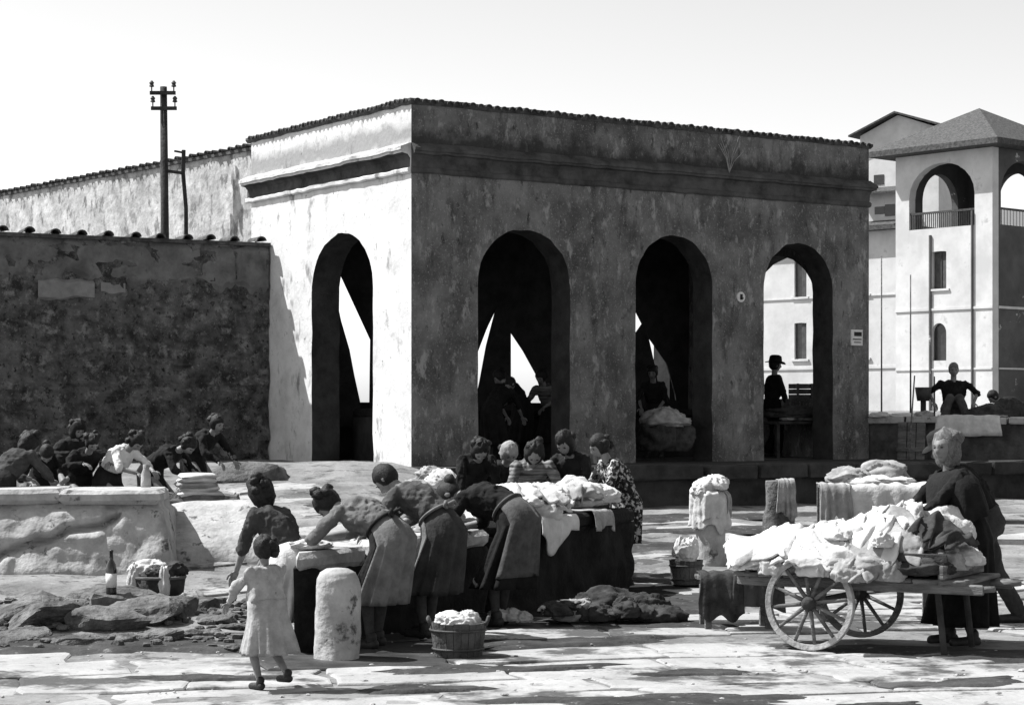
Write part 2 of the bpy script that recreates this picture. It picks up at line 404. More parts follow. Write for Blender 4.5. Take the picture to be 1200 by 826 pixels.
# plaque, number disc, patch beside the last arch
zc = bw_(8.83, -.012, 3.12) - np.array((C0[0], C0[1], 0)); yw = math.atan2(U[1], U[0])
RU = np.array([[U[0], -U[1], 0], [U[1], U[0], 0], [0, 0, 1]])
g = thing('wall_plaque', 'small white notice with dark lines on the plaster beside the last arch', 'sign', tuple(bw_(8.83, -.015, 3.05)), yw)
MB().box((0, 0, 0), (.26, .025, .27)).build('plate', M_sign, g)
MB().box((.02, -.014, .06), (.17, .006, .07)).build('lettering', M_ink, g)
MB().box((.0, -.014, -.03), (.2, .006, .018)).build('lettering', M_ink, g)
MB().box((.01, -.014, -.08), (.16, .006, .014)).build('lettering', M_ink, g)
g = thing('number_disc', 'small round white disc on the pier between the second and third front arches', 'sign', tuple(bw_(6.27, -.01, 3.66)), yw)
MB().lathe([(.001, 0), (.085, 0), (.085, .02), (.001, .022)], 20).warp(lambda v: np.stack([v[:, 0], -v[:, 2]+.01, v[:, 1]], 1)).build('plate', M_sign, g)
MB().box((0, -.016, 0), (.05, .006, .09)).box((.01, -.016, -.02), (.07, .006, .02)).build('lettering', M_ink, g)
# dry weed stalks growing on the cornice
g = thing('dry_weed', 'dry wispy weed growing from the cornice above the last arch', 'plant', tuple(bw_(5.95, -.10, 5.66)))
for k in range(7):
    a = random.uniform(-.5, .5); h = random.uniform(.3, .6)
    MB().tube([(0, 0, 0), (a*.15, -.05, h*.5), (a*.5, -.04, h)], [.006, .005, .003], 5).build('stalk', M_grey_cloth, g)

# platform in front of the arches (raised, with a riser) and its steps
mb = MB(); mb.add([bw_(u, v, z) for z in (.1, FLOOR-.02) for (u, v) in ((-.05, .5), (-.05, -.9), (1.2, -1.6), (3.4, -2.5), (LEN+.6, -3.0), (LEN+.6, .5))],
                  [(5,4,3,2,1,0), (6,7,8,9,10,11)] + [(i, (i+1) % 6, (i+1) % 6+6, i+6) for i in range(6)])
mb.build('platform', M_platform, kind='structure')
# a course of kerb blocks along the platform riser
pts = [bw_(1.2, -1.62, 0), bw_(3.4, -2.52, 0), bw_(LEN+.6, -3.02, 0)]
plat = bpy.data.objects['platform']
for a, b in zip(pts[:-1], pts[1:]):
    L = np.linalg.norm(b-a); n = int(L/.8); d = (b-a)/L
    for i in range(n):
        c = a + d*(L*(i+.5)/n); yw_ = math.atan2(d[1], d[0])
        MB().bevbox((c[0], c[1], FLOOR-.10+random.uniform(-.01, .01)), (L/n-.02, .36, .22), .025, yw_, .01).build('kerb_block', M_platform, plat)

# ------------------------------------------------------------------ long wall behind, with tile coping and the poles
A = np.array((-4.36, 34.3)) + np.array((.15, .1)); B = np.array((-14.2, 46.4)); dB = (B-A)/np.linalg.norm(B-A); nB = np.array((-dB[1], dB[0]))
if nB[1] < 0: nB = -nB
lw = thing('boundary_wall', 'long stained stucco wall with a tiled top, running back from the wash house', 'wall', (A[0], A[1], 0))
LB = np.linalg.norm(B-A)
def loc2(v): return v - np.array((A[0], A[1], 0))
gl = np.linspace(0, LB, 60); gzv = np.linspace(.4, 6.22, 24)
Pf = np.array([[(A[0]+dB[0]*l, A[1]+dB[1]*l, z) for z in gzv] for l in gl])
q = Pf.reshape(-1, 3); q = q - np.outer(.02*fbm(q*2.3, 3), np.array((nB[0], nB[1], 0))); Pf = q.reshape(Pf.shape)
mb = MB(); mb.grid(Pf); mb.add([(A[0]+dB[0]*l+nB[0]*t, A[1]+dB[1]*l+nB[1]*t, z) for l in (0, LB) for t in (.06, .4) for z in (.4, 6.2)],
    [(0,1,3,2),(4,6,7,5),(0,4,5,1),(2,3,7,6),(1,5,7,3)])
mb.warp(loc2).build('wall', M_stucco, lw)
MB().add([(A[0]+dB[0]*l+nB[0]*t, A[1]+dB[1]*l+nB[1]*t, z) for l in (0, LB) for (t, z) in ((-.04, 6.20), (.5, 6.2), (.5, 6.3), (-.04, 6.25))],
    [(0,1,2,3),(7,6,5,4),(0,4,5,1),(1,5,6,2),(2,6,7,3),(3,7,4,0)]).warp(loc2).build('coping', M_tile, lw)
tile_row(lw, A, A, B, 6.26, 62, TILES, math.atan2(-nB[0], nB[1]), -nB*.1)

# ------------------------------------------------------------------ low rubble wall on the left
A2 = np.array((-4.02, 33.78)); B2 = np.array((-9.6, 30.85)); d2 = (B2-A2)/np.linalg.norm(B2-A2); n2 = np.array((d2[1], -d2[0]))
if n2[1] < 0: n2 = -n2
L2 = np.linalg.norm(B2-A2)
rw = thing('rubble_wall', 'dark damp rubble wall with peeling render and round tiles along its top', 'wall', (A2[0], A2[1], 0))
def loc3(v): return v - np.array((A2[0], A2[1], 0))
gl = np.linspace(0, L2, 120); gv = np.linspace(.5, 4.52, 80)
Pf = np.array([[(A2[0]+d2[0]*l, A2[1]+d2[1]*l, z) for z in gv] for l in gl]); q = Pf.reshape(-1, 3)
q = q - np.outer(.05*ridge(q*np.array((3, 3, 4.2)), 3) + .025*fbm(q*1.2), np.array((n2[0], n2[1], 0))); Pf = q.reshape(Pf.shape)
mb = MB(); mb.grid(Pf); mb.add([(A2[0]+d2[0]*l+n2[0]*t, A2[1]+d2[1]*l+n2[1]*t, z) for l in (0, L2) for t in (.06, .42) for z in (.5, 4.5)],
    [(0,1,3,2),(4,6,7,5),(0,4,5,1),(2,3,7,6),(1,5,7,3)])
mb.warp(loc3).build('masonry', M_rubble, rw)
def coat(l0, l1, z0f, z1f, off, name, m, n=60, k=8):
    ls = np.linspace(l0, l1, n); P = []
    for l in ls:
        za, zb = z0f(l), z1f(l)
        col = [(A2[0]+d2[0]*l - n2[0]*(off if 0 < j < k-1 else .02), A2[1]+d2[1]*l - n2[1]*(off if 0 < j < k-1 else .02), za+(zb-za)*j/(k-1)) for j in range(k)]
        P.append(col)
    P = np.array(P); q = P.reshape(-1, 3); q = q - np.outer(.008*fbm(q*4), np.array((n2[0], n2[1], 0)))
    MB().grid(q.reshape(P.shape)).warp(loc3).build(name, m, rw)
ln = lambda l, s, sc: float(vnoise(np.array([[l*sc, s, .5]]))[0])
coat(.02, L2, lambda l: 3.80+.22*ln(l, 3, 1.6)+.12*ln(l, 9, 6)+.05*ln(l, 4, 15), lambda l: 4.53, .07, 'render_coat', M_oldcoat, 200)
coat(2.95, 3.85, lambda l: 3.52+.06*ln(l, 5, 4), lambda l: 3.88+.04*ln(l, 6, 5), .095, 'render_patch', M_oldpatch, 24)
coat(2.45, 2.85, lambda l: 3.62+.08*ln(l, 15, 6), lambda l: 3.86+.04*ln(l, 6, 5), .09, 'render_patch', M_oldpatch, 16)
MB().add([(A2[0]+d2[0]*l+n2[0]*t, A2[1]+d2[1]*l+n2[1]*t, z) for l in (0, L2) for (t, z) in ((-.12, 4.5), (.52, 4.5), (.5, 4.6), (-.12, 4.56))],
    [(0,1,2,3),(7,6,5,4),(0,4,5,1),(1,5,6,2),(2,6,7,3),(3,7,4,0)]).warp(loc3).build('coping', M_tile, rw)
tile_row(rw, A2, A2, B2, 4.57, 15, TILEB, math.atan2(-n2[0], n2[1]), -n2*.2, .03, .01)

def pole_thing(name, label, x, D, ytop, cross):
    X = X_(x, D); ground = gz1(X, D); zt = at(x, ytop, D)[2]
    t = thing(name, label, 'pole', (X, D, ground), 0, None); h = zt-ground
    MB().tube([(0, 0, -.3), (-.02, 0, h*.5), (-.05, 0, h)], [.085, .075, .06], 10).build('post', M_darkwood, t, True)
    for k, (yy, wl, wr) in enumerate(cross):
        z = at(x, yy, D)[2]-ground
        MB().box((-.05+(wr-wl)/2, -.08, z), (wl+wr, .05, .06)).build('cross_arm', M_darkwood, t)
        for sx in (-wl+.03, wr-.03):
            MB().tube([(sx-.05, -.08, z), (sx-.05, -.08, z+.06), (sx-.05, -.08, z+.10)], .012, 6).lathe([(.02, .10), (.045, .11), (.03, .15), (.045, .17), (.015, .21)], 10, (sx-.05, -.08, z)).build('insulator', M_iron, t)
    return t
pt = pole_thing('utility_pole', 'tall dark utility pole with insulators on two cross arms, behind the rubble wall', 195, 35.3, 102, [(110, .22, .22), (128, .2, .24)])
X2 = X_(218, 35.3); t = thing('service_post', 'short bent iron post standing beside the utility pole', 'pole', (X2, 35.3, gz1(X2, 35.3)))
h = at(218, 176, 35.3)[2]-gz1(X2, 35.3)
MB().tube([(0.02, 0, -.2), (0, 0, h-1), (-.05, 0, h-.4), (-.04, 0, h)], .035, 8).build('post', M_darkwood, t, True)
MB().tube([(-.34, 0, h-.36), (-.04, 0, h-.40)], .03, 6).build('brace', M_darkwood, t)
MB().tube([(-.2, -.02, h-.02), (-.02, 0, h-.05)], .02, 6).build('brace', M_darkwood, t)

# ------------------------------------------------------------------ added dark sheets, shaped to leave bright slivers in the back arches
def bk(x, y, v=4.35):
    """point on the interior plane v where the sight line through that arch meets it"""
    r = (x-600)/F; q = C0 + V*v   # q + U*u = (r*Y, Y)
    u = (r*q[1]-q[0])/(U[0]-r*U[1]); Y = q[1]+U[1]*u
    return u, CAMZ-(y-HZ)/F*Y
def mask_sheet(label, poly, v=4.35, group=None):
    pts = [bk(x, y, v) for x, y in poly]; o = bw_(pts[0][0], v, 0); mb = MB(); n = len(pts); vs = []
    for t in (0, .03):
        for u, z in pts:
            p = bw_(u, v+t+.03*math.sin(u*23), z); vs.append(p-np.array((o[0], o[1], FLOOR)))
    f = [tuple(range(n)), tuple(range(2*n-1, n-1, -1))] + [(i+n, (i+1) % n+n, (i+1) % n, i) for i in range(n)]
    return mb.add(vs, f).build('sliver_mask', M_inside, None, label=label, cat='mask_sheet', loc=(o[0], o[1], FLOOR))
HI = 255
mask_sheet('added dark sheet across the top of the opening seen through the end arch', [(366, HI), (445, HI), (445, 500), (433, 500), (434, 398), (395, 310), (392, 335), (384, 345), (366, 345)])
mask_sheet('added dark sheet low in the opening seen through the end arch', [(366, 345), (391, 336), (400, 375), (410, 410), (416, 440), (421, 470), (424, 500), (366, 500)], 4.29)
mask_sheet('added dark sheet across the top of the opening behind the first front arch', [(530, HI), (675, HI), (675, 500), (640, 500), (637, 470), (629, 438), (614, 411), (597, 387), (581, 362), (572, 384), (560, 412), (530, 412)])
mask_sheet('narrow added dark sheet behind the first front arch', [(581, 360), (598, 388), (598, 450), (612, 475), (640, 490), (640, 510), (530, 510), (560, 462), (562, 450), (571, 405)], 4.29)
mask_sheet('added dark sheet across the top of the opening behind the second front arch', [(735, HI), (850, HI), (850, 520), (800, 520), (791, 462), (780, 425), (762, 397), (752, 378), (745, 362), (735, 366)])
mask_sheet('narrow added dark sheet behind the second front arch', [(735, 391), (745, 391), (753, 378), (762, 398), (767, 430), (775, 466), (800, 470), (800, 520), (735, 520)], 4.29)

# ------------------------------------------------------------------ far houses
def house_frame(x, D, dirx, diry):
    X = X_(x, D); return np.array((X, D)), np.array((dirx, diry))
def wall_panel(o, d, n, L, z0, z1, T, wins):
    """wall with rectangular/arched openings, T thick; d along, n inward"""
    ops = [(a, b, s, sp, tp) for (a, b, s, sp, tp) in wins]
    return arch_wall(o, d, n, 0, L, z0, z1, T, ops, jit=0.0, narc=10)
# tower
TD = 100.0; px = TD/F
O = np.array((X_(1163, TD), TD)); dl = np.array((-.66, .751)); dr = np.array((.751, .66))
def tz(y): return CAMZ + (HZ-y)*px
TL = 5.9; zt0 = 1.2; zeave = tz(172)
tower = thing('tower_house', 'white tower house with a hipped tile roof and open arched loggia', 'building', (O[0], O[1], 0))
def lt(v): return v - np.array((O[0], O[1], 0))
# front (sunlit) wall in three storeys: each storey its own slab of wall so every opening gets real jambs
def storey(o, d, n, L, z0, z1, op, mat_, T=.5):
    arch_wall(o, d, n, 0, L, z0, z1, T, [op] if op else [], jit=0, narc=12).warp(lt).build('wall', mat_, tower)
def front_storeys(o, d, n, L, mat_, lw_):
    storey(o, d, n, L, zt0, tz(432), None, mat_)
    storey(o, d, n, L, tz(432), tz(360), (lw_[0]-.45, lw_[0]+.45, tz(421), tz(388), tz(376)), mat_)
    storey(o, d, n, L, tz(360), tz(275), (lw_[1]-.45, lw_[1]+.45, tz(335), tz(291), tz(289.9)), mat_)
    storey(o, d, n, L, tz(275), zeave, (lw_[2]-2.0, lw_[2]+2.0, tz(262), tz(224), tz(184)), mat_)
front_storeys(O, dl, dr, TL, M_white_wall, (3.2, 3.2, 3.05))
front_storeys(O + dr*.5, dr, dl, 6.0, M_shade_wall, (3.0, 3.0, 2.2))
# back of loggia room left open to the sky on the far side
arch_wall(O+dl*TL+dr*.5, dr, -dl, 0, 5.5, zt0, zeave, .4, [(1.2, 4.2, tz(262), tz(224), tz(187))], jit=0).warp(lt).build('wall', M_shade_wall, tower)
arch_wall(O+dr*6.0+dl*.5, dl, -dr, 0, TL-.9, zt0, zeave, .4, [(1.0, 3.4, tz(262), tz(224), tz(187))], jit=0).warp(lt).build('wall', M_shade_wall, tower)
MB().add([lt(np.array([*(O+dl*a+dr*b), z]))  for z in (tz(277), tz(270)) for a, b in ((.5, .5), (TL-.4, .5), (TL-.4, 5.9), (.5, 5.9))], [(3,2,1,0),(4,5,6,7),(0,1,5,4),(1,2,6,5),(2,3,7,6),(3,0,4,7)]).build('loggia_floor', M_shade_wall, tower)
def quad_panel(o, d, n, a, b, z0, z1, t0, t1):
    return MB().add([lt(np.array([*(o+d*l+n*t), z])) for z in (z0, z1) for l, t in ((a, t0), (b, t0), (b, t1), (a, t1))], [(3,2,1,0),(4,5,6,7),(0,1,5,4),(1,2,6,5),(2,3,7,6),(3,0,4,7)])
for (o, d, n, c) in ((O, dl, dr, 3.2), (O+dr*.5, dr, dl, 3.0)):
    quad_panel(o, d, n, c-.44, c+.44, tz(420.5), tz(377), .2, .26).build('window', M_glass, tower)
    wdw = quad_panel(o, d, n, c-.5, c+.4, tz(334.5), tz(290.5), .2, .26).build('window', M_shutter, tower)
    quad_panel(o, d, n, c-.06, c-.02, tz(334), tz(291), .17, .2).build('mullion', M_darkwood, wdw)
    quad_panel(o, d, n, c-.65, c+.55, tz(337.5), tz(335), -.08, .15).build('sill', M_white_wall, tower)
    quad_panel(o, d, n, -.04, (TL if d is dl else 6.0), tz(361), tz(358), -.06, .02).build('string_course', M_white_wall, tower)
    quad_panel(o, d, n, .02, (TL-.02 if d is dl else 5.9), tz(432.5), tz(430.5), -.05, .02).build('string_course', M_white_wall, tower)
    c2 = 3.05 if d is dl else 2.2
    rail = quad_panel(o, d, n, c2-1.98, c2+1.98, tz(244), tz(241.5), .06, .14).build('balcony_rail', M_iron, tower)
    for k in range(32):
        l = c2-1.93+k*.1245; quad_panel(o, d, n, l-.015, l+.015, tz(263), tz(244), .08, .12).build('baluster', M_iron, rail)
quad_panel(O, dl, dr, 3.65, 3.75, zt0, tz(270), -.1, -.005).build('drain_pipe', M_shade_wall, tower)
quad_panel(O, dl, dr, 1.12, 1.2, zt0, tz(245), -.1, -.005).build('drain_pipe', M_shade_wall, tower)
# hipped roof
ov = 1.0; ctr = O + dl*TL/2 + dr*3.0
cor = [O-dl*ov-dr*ov, O+dl*(TL+ov)-dr*ov, O+dl*(TL+ov)+dr*(6+ov), O-dl*ov+dr*(6+ov)]
rv = [lt(np.array([*c, zeave+.02])) for c in cor] + [lt(np.array([*c, zeave+.3])) for c in cor] + [lt(np.array([*ctr, tz(112)]))]
MB().add(rv, [(3,2,1,0)] + [(i, (i+1) % 4, (i+1) % 4+4, i+4) for i in range(4)] + [(i+4, (i+1) % 4+4, 8) for i in range(4)]).build('roof', M_tile, tower)
# low white house seen through the last arch and beside the tower
D2 = 112.0; p2 = D2/F
def hz2(y): return CAMZ + (HZ-y)*p2
O2 = np.array((X_(1062, D2), D2)); dA = np.array((-.72, .694)); nA = np.array((.694, .72))
hB = thing('white_house', 'low white house with shuttered windows behind the wash house arches', 'building', (O2[0], O2[1], 0))
def l2(v): return v - np.array((O2[0], O2[1], 0))
k938 = 0
def alongA(x):
    r = (x-600)/F; return (r*O2[1]-O2[0])/(dA[0]-r*dA[1])
wx = [alongA(x) for x in (1010, 938, 870)]
def panelB(a, b, z0, z1, t0, t1): return MB().add([l2(np.array([*(O2+dA*l+nA*t), z])) for z in (z0, z1) for l, t in ((a, t0), (b, t0), (b, t1), (a, t1))], [(3,2,1,0),(4,5,6,7),(0,1,5,4),(1,2,6,5),(2,3,7,6),(3,0,4,7)])
LBh = alongA(780)
for (za, zb, sill, head) in ((1.2, hz2(430), None, None), (hz2(430), hz2(360), hz2(418), hz2(374)), (hz2(360), hz2(268), hz2(342), hz2(297))):
    arch_wall(O2, dA, nA, 0, LBh, za, zb, .4, [] if sill is None else [(c-.42, c+.42, sill, head, head+.02) for c in sorted(wx)], jit=0, narc=2).warp(l2).build('wall', M_white_wall, hB)
    if sill is not None:
        for c in wx:
            w_ = panelB(c-.41, c+.41, sill+.02, head, .15, .2).build('window', M_glass, hB)
            panelB(c-.40, c-.03, sill+.04, head-.03, .09, .14).build('shutter', M_shutter, w_)
            panelB(c-.6, c+.6, sill-.12, sill-.01, -.1, .12).build('sill', M_white_wall, hB)
panelB(0, LBh, hz2(344.8), hz2(343.5), -.06, -.005).build('string_course', M_white_wall, hB)
panelB(0, LBh, hz2(431), hz2(428), -.06, .02).build('string_course', M_white_wall, hB)
panelB(-.3, LBh, hz2(268), hz2(264), -.6, 8).build('roof', M_tile, hB)
# taller house behind with low gable
D3 = 128.0; p3 = D3/F
def hz3(y): return CAMZ + (HZ-y)*p3
O3 = np.array((X_(1095, D3), D3)); dC = np.array((-.8, .6)); nC = np.array((.6, .8))
hC = thing('gabled_house', 'pale house with a low gable showing over the tower roof', 'building', (O3[0], O3[1], 0))
def alongC(x): r = (x-600)/F; return (r*O3[1]-O3[0])/(dC[0]-r*dC[1])
def c3(l, t, z): q = O3+dC*l+nC*t; return np.array((q[0]-O3[0], q[1]-O3[1], z))
l0, l1, lm = alongC(1100), alongC(1008), alongC(1052)
v = [c3(l, t, z) for t in (0, 8) for (l, z) in ((l0, 1.2), (l1, 1.2), (l1, hz3(152)), (lm, hz3(131)), (l0, hz3(150)))]
MB().add(v, [(0,1,2,3,4),(9,8,7,6,5)] + [(i, i+5, (i+1) % 5+5, (i+1) % 5) for i in range(5)]).build('wall', M_white_wall, hC)
v = [c3(l, t, z) for t in (-.5, 8.5) for (l, z) in ((l1+.6, hz3(153)), (lm, hz3(129.5)), (l0-.6, hz3(151)), (l0-.6, hz3(149)), (lm, hz3(127.2)), (l1+.6, hz3(151)))]
MB().add(v, [(0,1,2,3,4,5),(11,10,9,8,7,6)] + [(i, (i+1) % 6, (i+1) % 6+6, i+6) for i in range(6)]).build('roof', M_tile, hC)
for xx, y0, y1 in ((1031, 247, 238), (1043, 250, 236), (1030, 212, 200)):
    a = alongC(xx); v = [c3(l, t, z) for z in (hz3(y0), hz3(y1)) for l, t in ((a-.35, -.03), (a+.35, -.03), (a+.35, .05), (a-.35, .05))]
    MB().add(v, [(3,2,1,0),(4,5,6,7),(0,1,5,4),(1,2,6,5),(2,3,7,6),(3,0,4,7)]).build('window', M_glass, hC)
for yy, tt in ((222, 1.0), (262, 1.3)):
    v = [c3(l, t, z) for l in (l1-3, l1+.3) for (t, z) in ((-tt, hz3(yy)), (.1, hz3(yy-8)), (.1, hz3(yy-6)), (-tt, hz3(yy+2)))]
    MB().add(v, [(0,1,2,3),(7,6,5,4),(0,4,5,1),(1,5,6,2),(2,6,7,3),(3,7,4,0)]).build('lean_to_roof', M_tile, hC)

# ------------------------------------------------------------------ terrace to the right of the wash house
Ta = np.array((6.45, 35.0)); Tb = np.array((14.5, 31.0)); dT = (Tb-Ta)/np.linalg.norm(Tb-Ta); nT = np.array((-dT[1], dT[0])); LT = np.linalg.norm(Tb-Ta)
tr = thing('terrace_wall', 'low grey retaining wall of the terrace beside the wash house', 'wall', (Ta[0], Ta[1], 0))
gl = np.linspace(-.6, LT, 70); tz_ = np.linspace(.0, 1.62, 16)
Pf = np.array([[(Ta[0]+dT[0]*l, Ta[1]+dT[1]*l, z) for z in tz_] for l in gl]); q = Pf.reshape(-1, 3)
q = q - np.outer(.03*ridge(q*3, 2), np.array((nT[0], nT[1], 0)))
MB().grid(q.reshape(Pf.shape)).warp(lambda v: v-np.array((Ta[0], Ta[1], 0))).build('masonry', M_cornice, tr)
def t3(l, t, z): q = Ta+dT*l+nT*t; return np.array((q[0]-Ta[0], q[1]-Ta[1], z))
n = 11
for i in range(n):
    l = -.6+(LT+.6)*(i+.5)/n
    MB().bevbox(tuple(t3(l, .14, 1.64+random.uniform(-.012, .012))), ((LT+.6)/n-.015, .46, .12), .02, math.atan2(dT[1], dT[0]), .01).build('coping_stone', M_stone, tr)
MB().add([np.array([*(Ta+dT*l+nT*t), z]) for z in (.3, 1.60) for l, t in ((-.6, .08), (LT, .08), (LT+6, 9), (-.2, 9))], [(3,2,1,0),(4,5,6,7),(0,1,5,4),(1,2,6,5),(2,3,7,6),(3,0,4,7)]).build('terrace', M_ground, kind='structure')

# ------------------------------------------------------------------ paving
ground = bpy.data.objects['ground']
P0 = np.array((-1.57, 14.9)); DD = np.array((.46, .888)); NN = np.array((.888, -.46))
M_wetflag = mat('wet_flagstone', .02, .06, 2., rough=.6, bump=.5)
def slab(cx, cy, lx, ly, rot, th=.10, zoff=.013, m=M_flag, jit=.05):
    n = 12; pts = []
    for k, (a, b) in enumerate([(-1,-1),(-.35,-1),(.3,-1),(1,-1),(1,-.3),(1,.35),(1,1),(.3,1),(-.35,1),(-1,1),(-1,.3),(-1,-.35)]):
        pts.append((a*lx/2 + random.uniform(-jit, jit)*.5, b*ly/2 + random.uniform(-jit, jit)*.5))
    c, s = math.cos(rot), math.sin(rot); tx, ty = random.uniform(-.008, .008), random.uniform(-.008, .008); zo = zoff+random.uniform(-.006, .010)
    rings = []
    for dz, k in ((-th, 1.0), (-.014, 1.0), (-.004, .985), (0, .95)):
        R = []
        for x, y in pts:
            X = cx + (x*c-y*s)*k; Y = cy + (x*s+y*c)*k
            R.append((X, Y, gz1(X, Y)+zo+dz+tx*x+ty*y))
        rings.append(np.array(R))
    return MB().loft(rings).build('flagstone', m, ground)
rot = math.radians(14); cr, sr = math.cos(rot), math.sin(rot); yv = -2.0; cnt = 0
while yv < 9.5:
    hgt = random.uniform(.55, .95); xv = -8 + random.uniform(0, 1)
    while xv < 10:
        ln_ = random.uniform(.8, 1.7); u_, v_ = xv+ln_/2, yv+hgt/2
        X = u_*cr - v_*sr; Y = 12 + u_*sr + v_*cr; xv += ln_
        if Y < 11.2 or abs(X) > .25*Y+.9: continue
        if X < -1.9 and Y > 14.6: continue
        if Y > 19.5 or (X > -2.3 and X < .2 and Y > 17.5): continue
        pr = .93 if Y < 14.8 else .6
        if random.random() > pr: continue
        q_ = np.array((X, Y))-P0; wetz = -0.4 < q_@NN < 1.0 and -.4 < q_@DD < 6.6
        slab(X, Y, ln_-.04, hgt-.04, rot+random.uniform(-.09, .09), jit=.12, m=M_wetflag if wetz and q_@NN < .75 else M_flag); cnt += 1
    yv += hgt
for k in range(46):   # worn slabs further back, where the sun reaches
    Y = random.uniform(19.5, 27.5); X = random.uniform(.06*Y, .26*Y) if k % 3 else random.uniform(-.16*Y, -.06*Y)
    slab(X, Y, random.uniform(.6, 1.3), random.uniform(.4, .8), rot+random.uniform(-.2, .5), zoff=.012)
# ------------------------------------------------------------------ stones
def stone_mesh(seed, r=(1, 1, .6), seg=24, rings=16, rough=.25):
    mb = MB().ell((0, 0, 0), r, seg, rings); s_ = seed*7.3
    def fn(v):
        rg_ = np.random.default_rng(int(seed*13+5)); u = v/np.array(r)
        for _ in range(13):
            q = rg_.normal(size=3)*np.array((1, 1, .9)); q /= np.linalg.norm(q); u = u - np.outer(np.maximum(u@q-rg_.uniform(.5, .85), 0), q)
        q = np.array((0, 0, 1.)); u = u - np.outer(np.maximum(u@q-.62, 0), q)*.85
        u = u*(1 + rough*.35*fbm(u*1.7+s_, 3)[:, None]); v = u*np.array(r); return v
    return mb.warp(fn)
def stone(x, y, r, seed, m=M_rock, label=None, sink=.35, rz=0, name='stone', cat='stone', group=None):
    mb = stone_mesh(seed, r); z = gz1(x, y) + r[2]*(1-2*sink)*.6
    return mb.build(name, m, None, True, label=label, cat=cat, group=group, loc=(x, y, z), rotz=rz)

# left wash basins
def crack(v):
    v = v.copy(); pl = [(-.62, .12), (-.5, .2), (-.2, .30), (.0, .34), (.12, .42), (.45, .46), (.62, .55)]; d = np.full(len(v), 9.)
    for (a, b), (c, e) in zip(pl[:-1], pl[1:]):
        p_ = v[:, [0, 2]]-np.array((a, b)); u_ = np.array((c-a, e-b)); tt = np.clip((p_@u_)/(u_@u_), 0, 1); d = np.minimum(d, np.linalg.norm(p_-tt[:, None]*u_, axis=1))
    f_ = v[:, 1] < -.2; v[:, 1] += np.where(f_, .17*np.exp(-(d/.032)**2), 0); v[:, 1] -= np.where(f_ & (v[:, 2] > .3) & (v[:, 0] < .5), .045, 0); return v
def trough(name, label, L, W, H, loc, rotz, m, topm, batter=0., slabs=2, ov=.06, cat='wash basin', cracked=False, shear=0.):
    def shr(v):
        v = v.copy(); v[:, 0] += shear*(v[:, 1]+W/2)/W*np.clip(1-(v[:, 0]+L/2)/L, 0, 1); return v
    t = thing(name, label, cat, loc, rotz)
    xs_ = np.linspace(-L/2, L/2, 64); rings = []
    ring = []
    per = [(x, -1) for x in xs_] + [(L/2, y) for y in np.linspace(-.8, .8, 6)] + [(x, 1) for x in xs_[::-1]] + [(-L/2, y) for y in np.linspace(.8, -.8, 6)]
    for z in np.linspace(-.25, H-.1, 26):
        k = batter*(1-max(z, 0)/H) - (.07 if batter and z > H-.2 else 0); R = []
        for (x, y) in per:
            R.append((x + math.copysign(k*.5, x)*(abs(x) > L/2-1e-6), y*(W/2+k), z))
        rings.append(np.array(R))
    mb = MB().loft(rings)
    mb.warp(lambda v: v + np.stack([.015*vnoise(v*5+3), .035*fbm(v*2.4+loc[0], 3)+.02*ridge(v*4+9, 2), .01*vnoise(v*6)], 1)); mb.warp(lambda v: crack(v) if cracked else v).warp(shr); mb.build('basin_body', m, t, True)
    for i in range(slabs):
        l = L/slabs
        MB().bevbox((-L/2+l*(i+.5), 0, H-.05+random.uniform(-.015, .015)), (l-.02+ov*.5, W+2*ov, .15), .04, random.uniform(-.008, .008), .009).warp(shr).build('top_slab', topm, t)
    return t
DB = 21.6; xb = X_(78, DB)
trough('stone_basin', 'broad pale stone basin with a heavy cracked top slab, in front of the rubble wall', 2.05, .85, .82, (xb, DB, gz1(xb, DB)-.06), math.radians(2), M_stone, M_stone, .40, 2, .12, 'wash basin', True)
# crack running over the face: a dark, jagged ledge of stone
t = bpy.data.objects['stone_basin']
DS = 22.0; xs2 = X_(258, DS)
t = thing('washing_slab', 'wide sloping pale washing slab beside the stone basin', 'wash basin', (xs2, DS, gz1(xs2, DS)), math.radians(8))
prf = [(-.62, -.3), (-.60, -.05), (-.56, .06), (-.40, .16), (-.2, .27), (0, .37), (.2, .47), (.36, .54), (.5, .56), (.56, .5), (.58, .2), (.58, -.3)]
rg = []
for i in range(24):
    x = -.62+1.24*i/23; e = 1-.12*(abs(2*i/23-1)**6); q = np.array([(x+.03*math.sin(z*9+i), y*e, z*e) for y, z in prf]); q = q + np.stack([.01*vnoise(q*6), .03*fbm(q*2.5+3), .03*fbm(q*3+7)], 1); rg.append(q)
MB().loft(rg).build('slope', M_stone, t, True)
# long dark trough with the bending women, and the laundry table continuing it
P0 = np.array((-1.57, 14.9)); DD = np.array((.46, .888)); NN = np.array((.888, -.46)); rt = math.atan2(DD[1], DD[0])
c = P0 + DD*1.5 - NN*.27
trough('wash_trough', 'long dark wet stone trough that three women bend over', 3.0, .5, .72, (c[0], c[1], gz1(*c)), rt, M_wet, M_stone, .0, 3, .03, 'trough', False, .85)
c = P0 + DD*4.6 - NN*.5
trough('wash_table', 'dark wet stone washing table heaped with white laundry', 3.0, .95, .78, (c[0], c[1], gz1(*c)), rt, M_wet, M_wet, .0, 2, .03, 'table')
# inside the wash house: a long trough
p = bw_(4.4, 2.9, FLOOR); tin = trough('indoor_trough', 'long dark trough inside the wash house', 7.0, .9, .8, (p[0], p[1], FLOOR), math.atan2(U[1], U[0]), M_inside, M_wet, 0, 4, .03, 'trough')
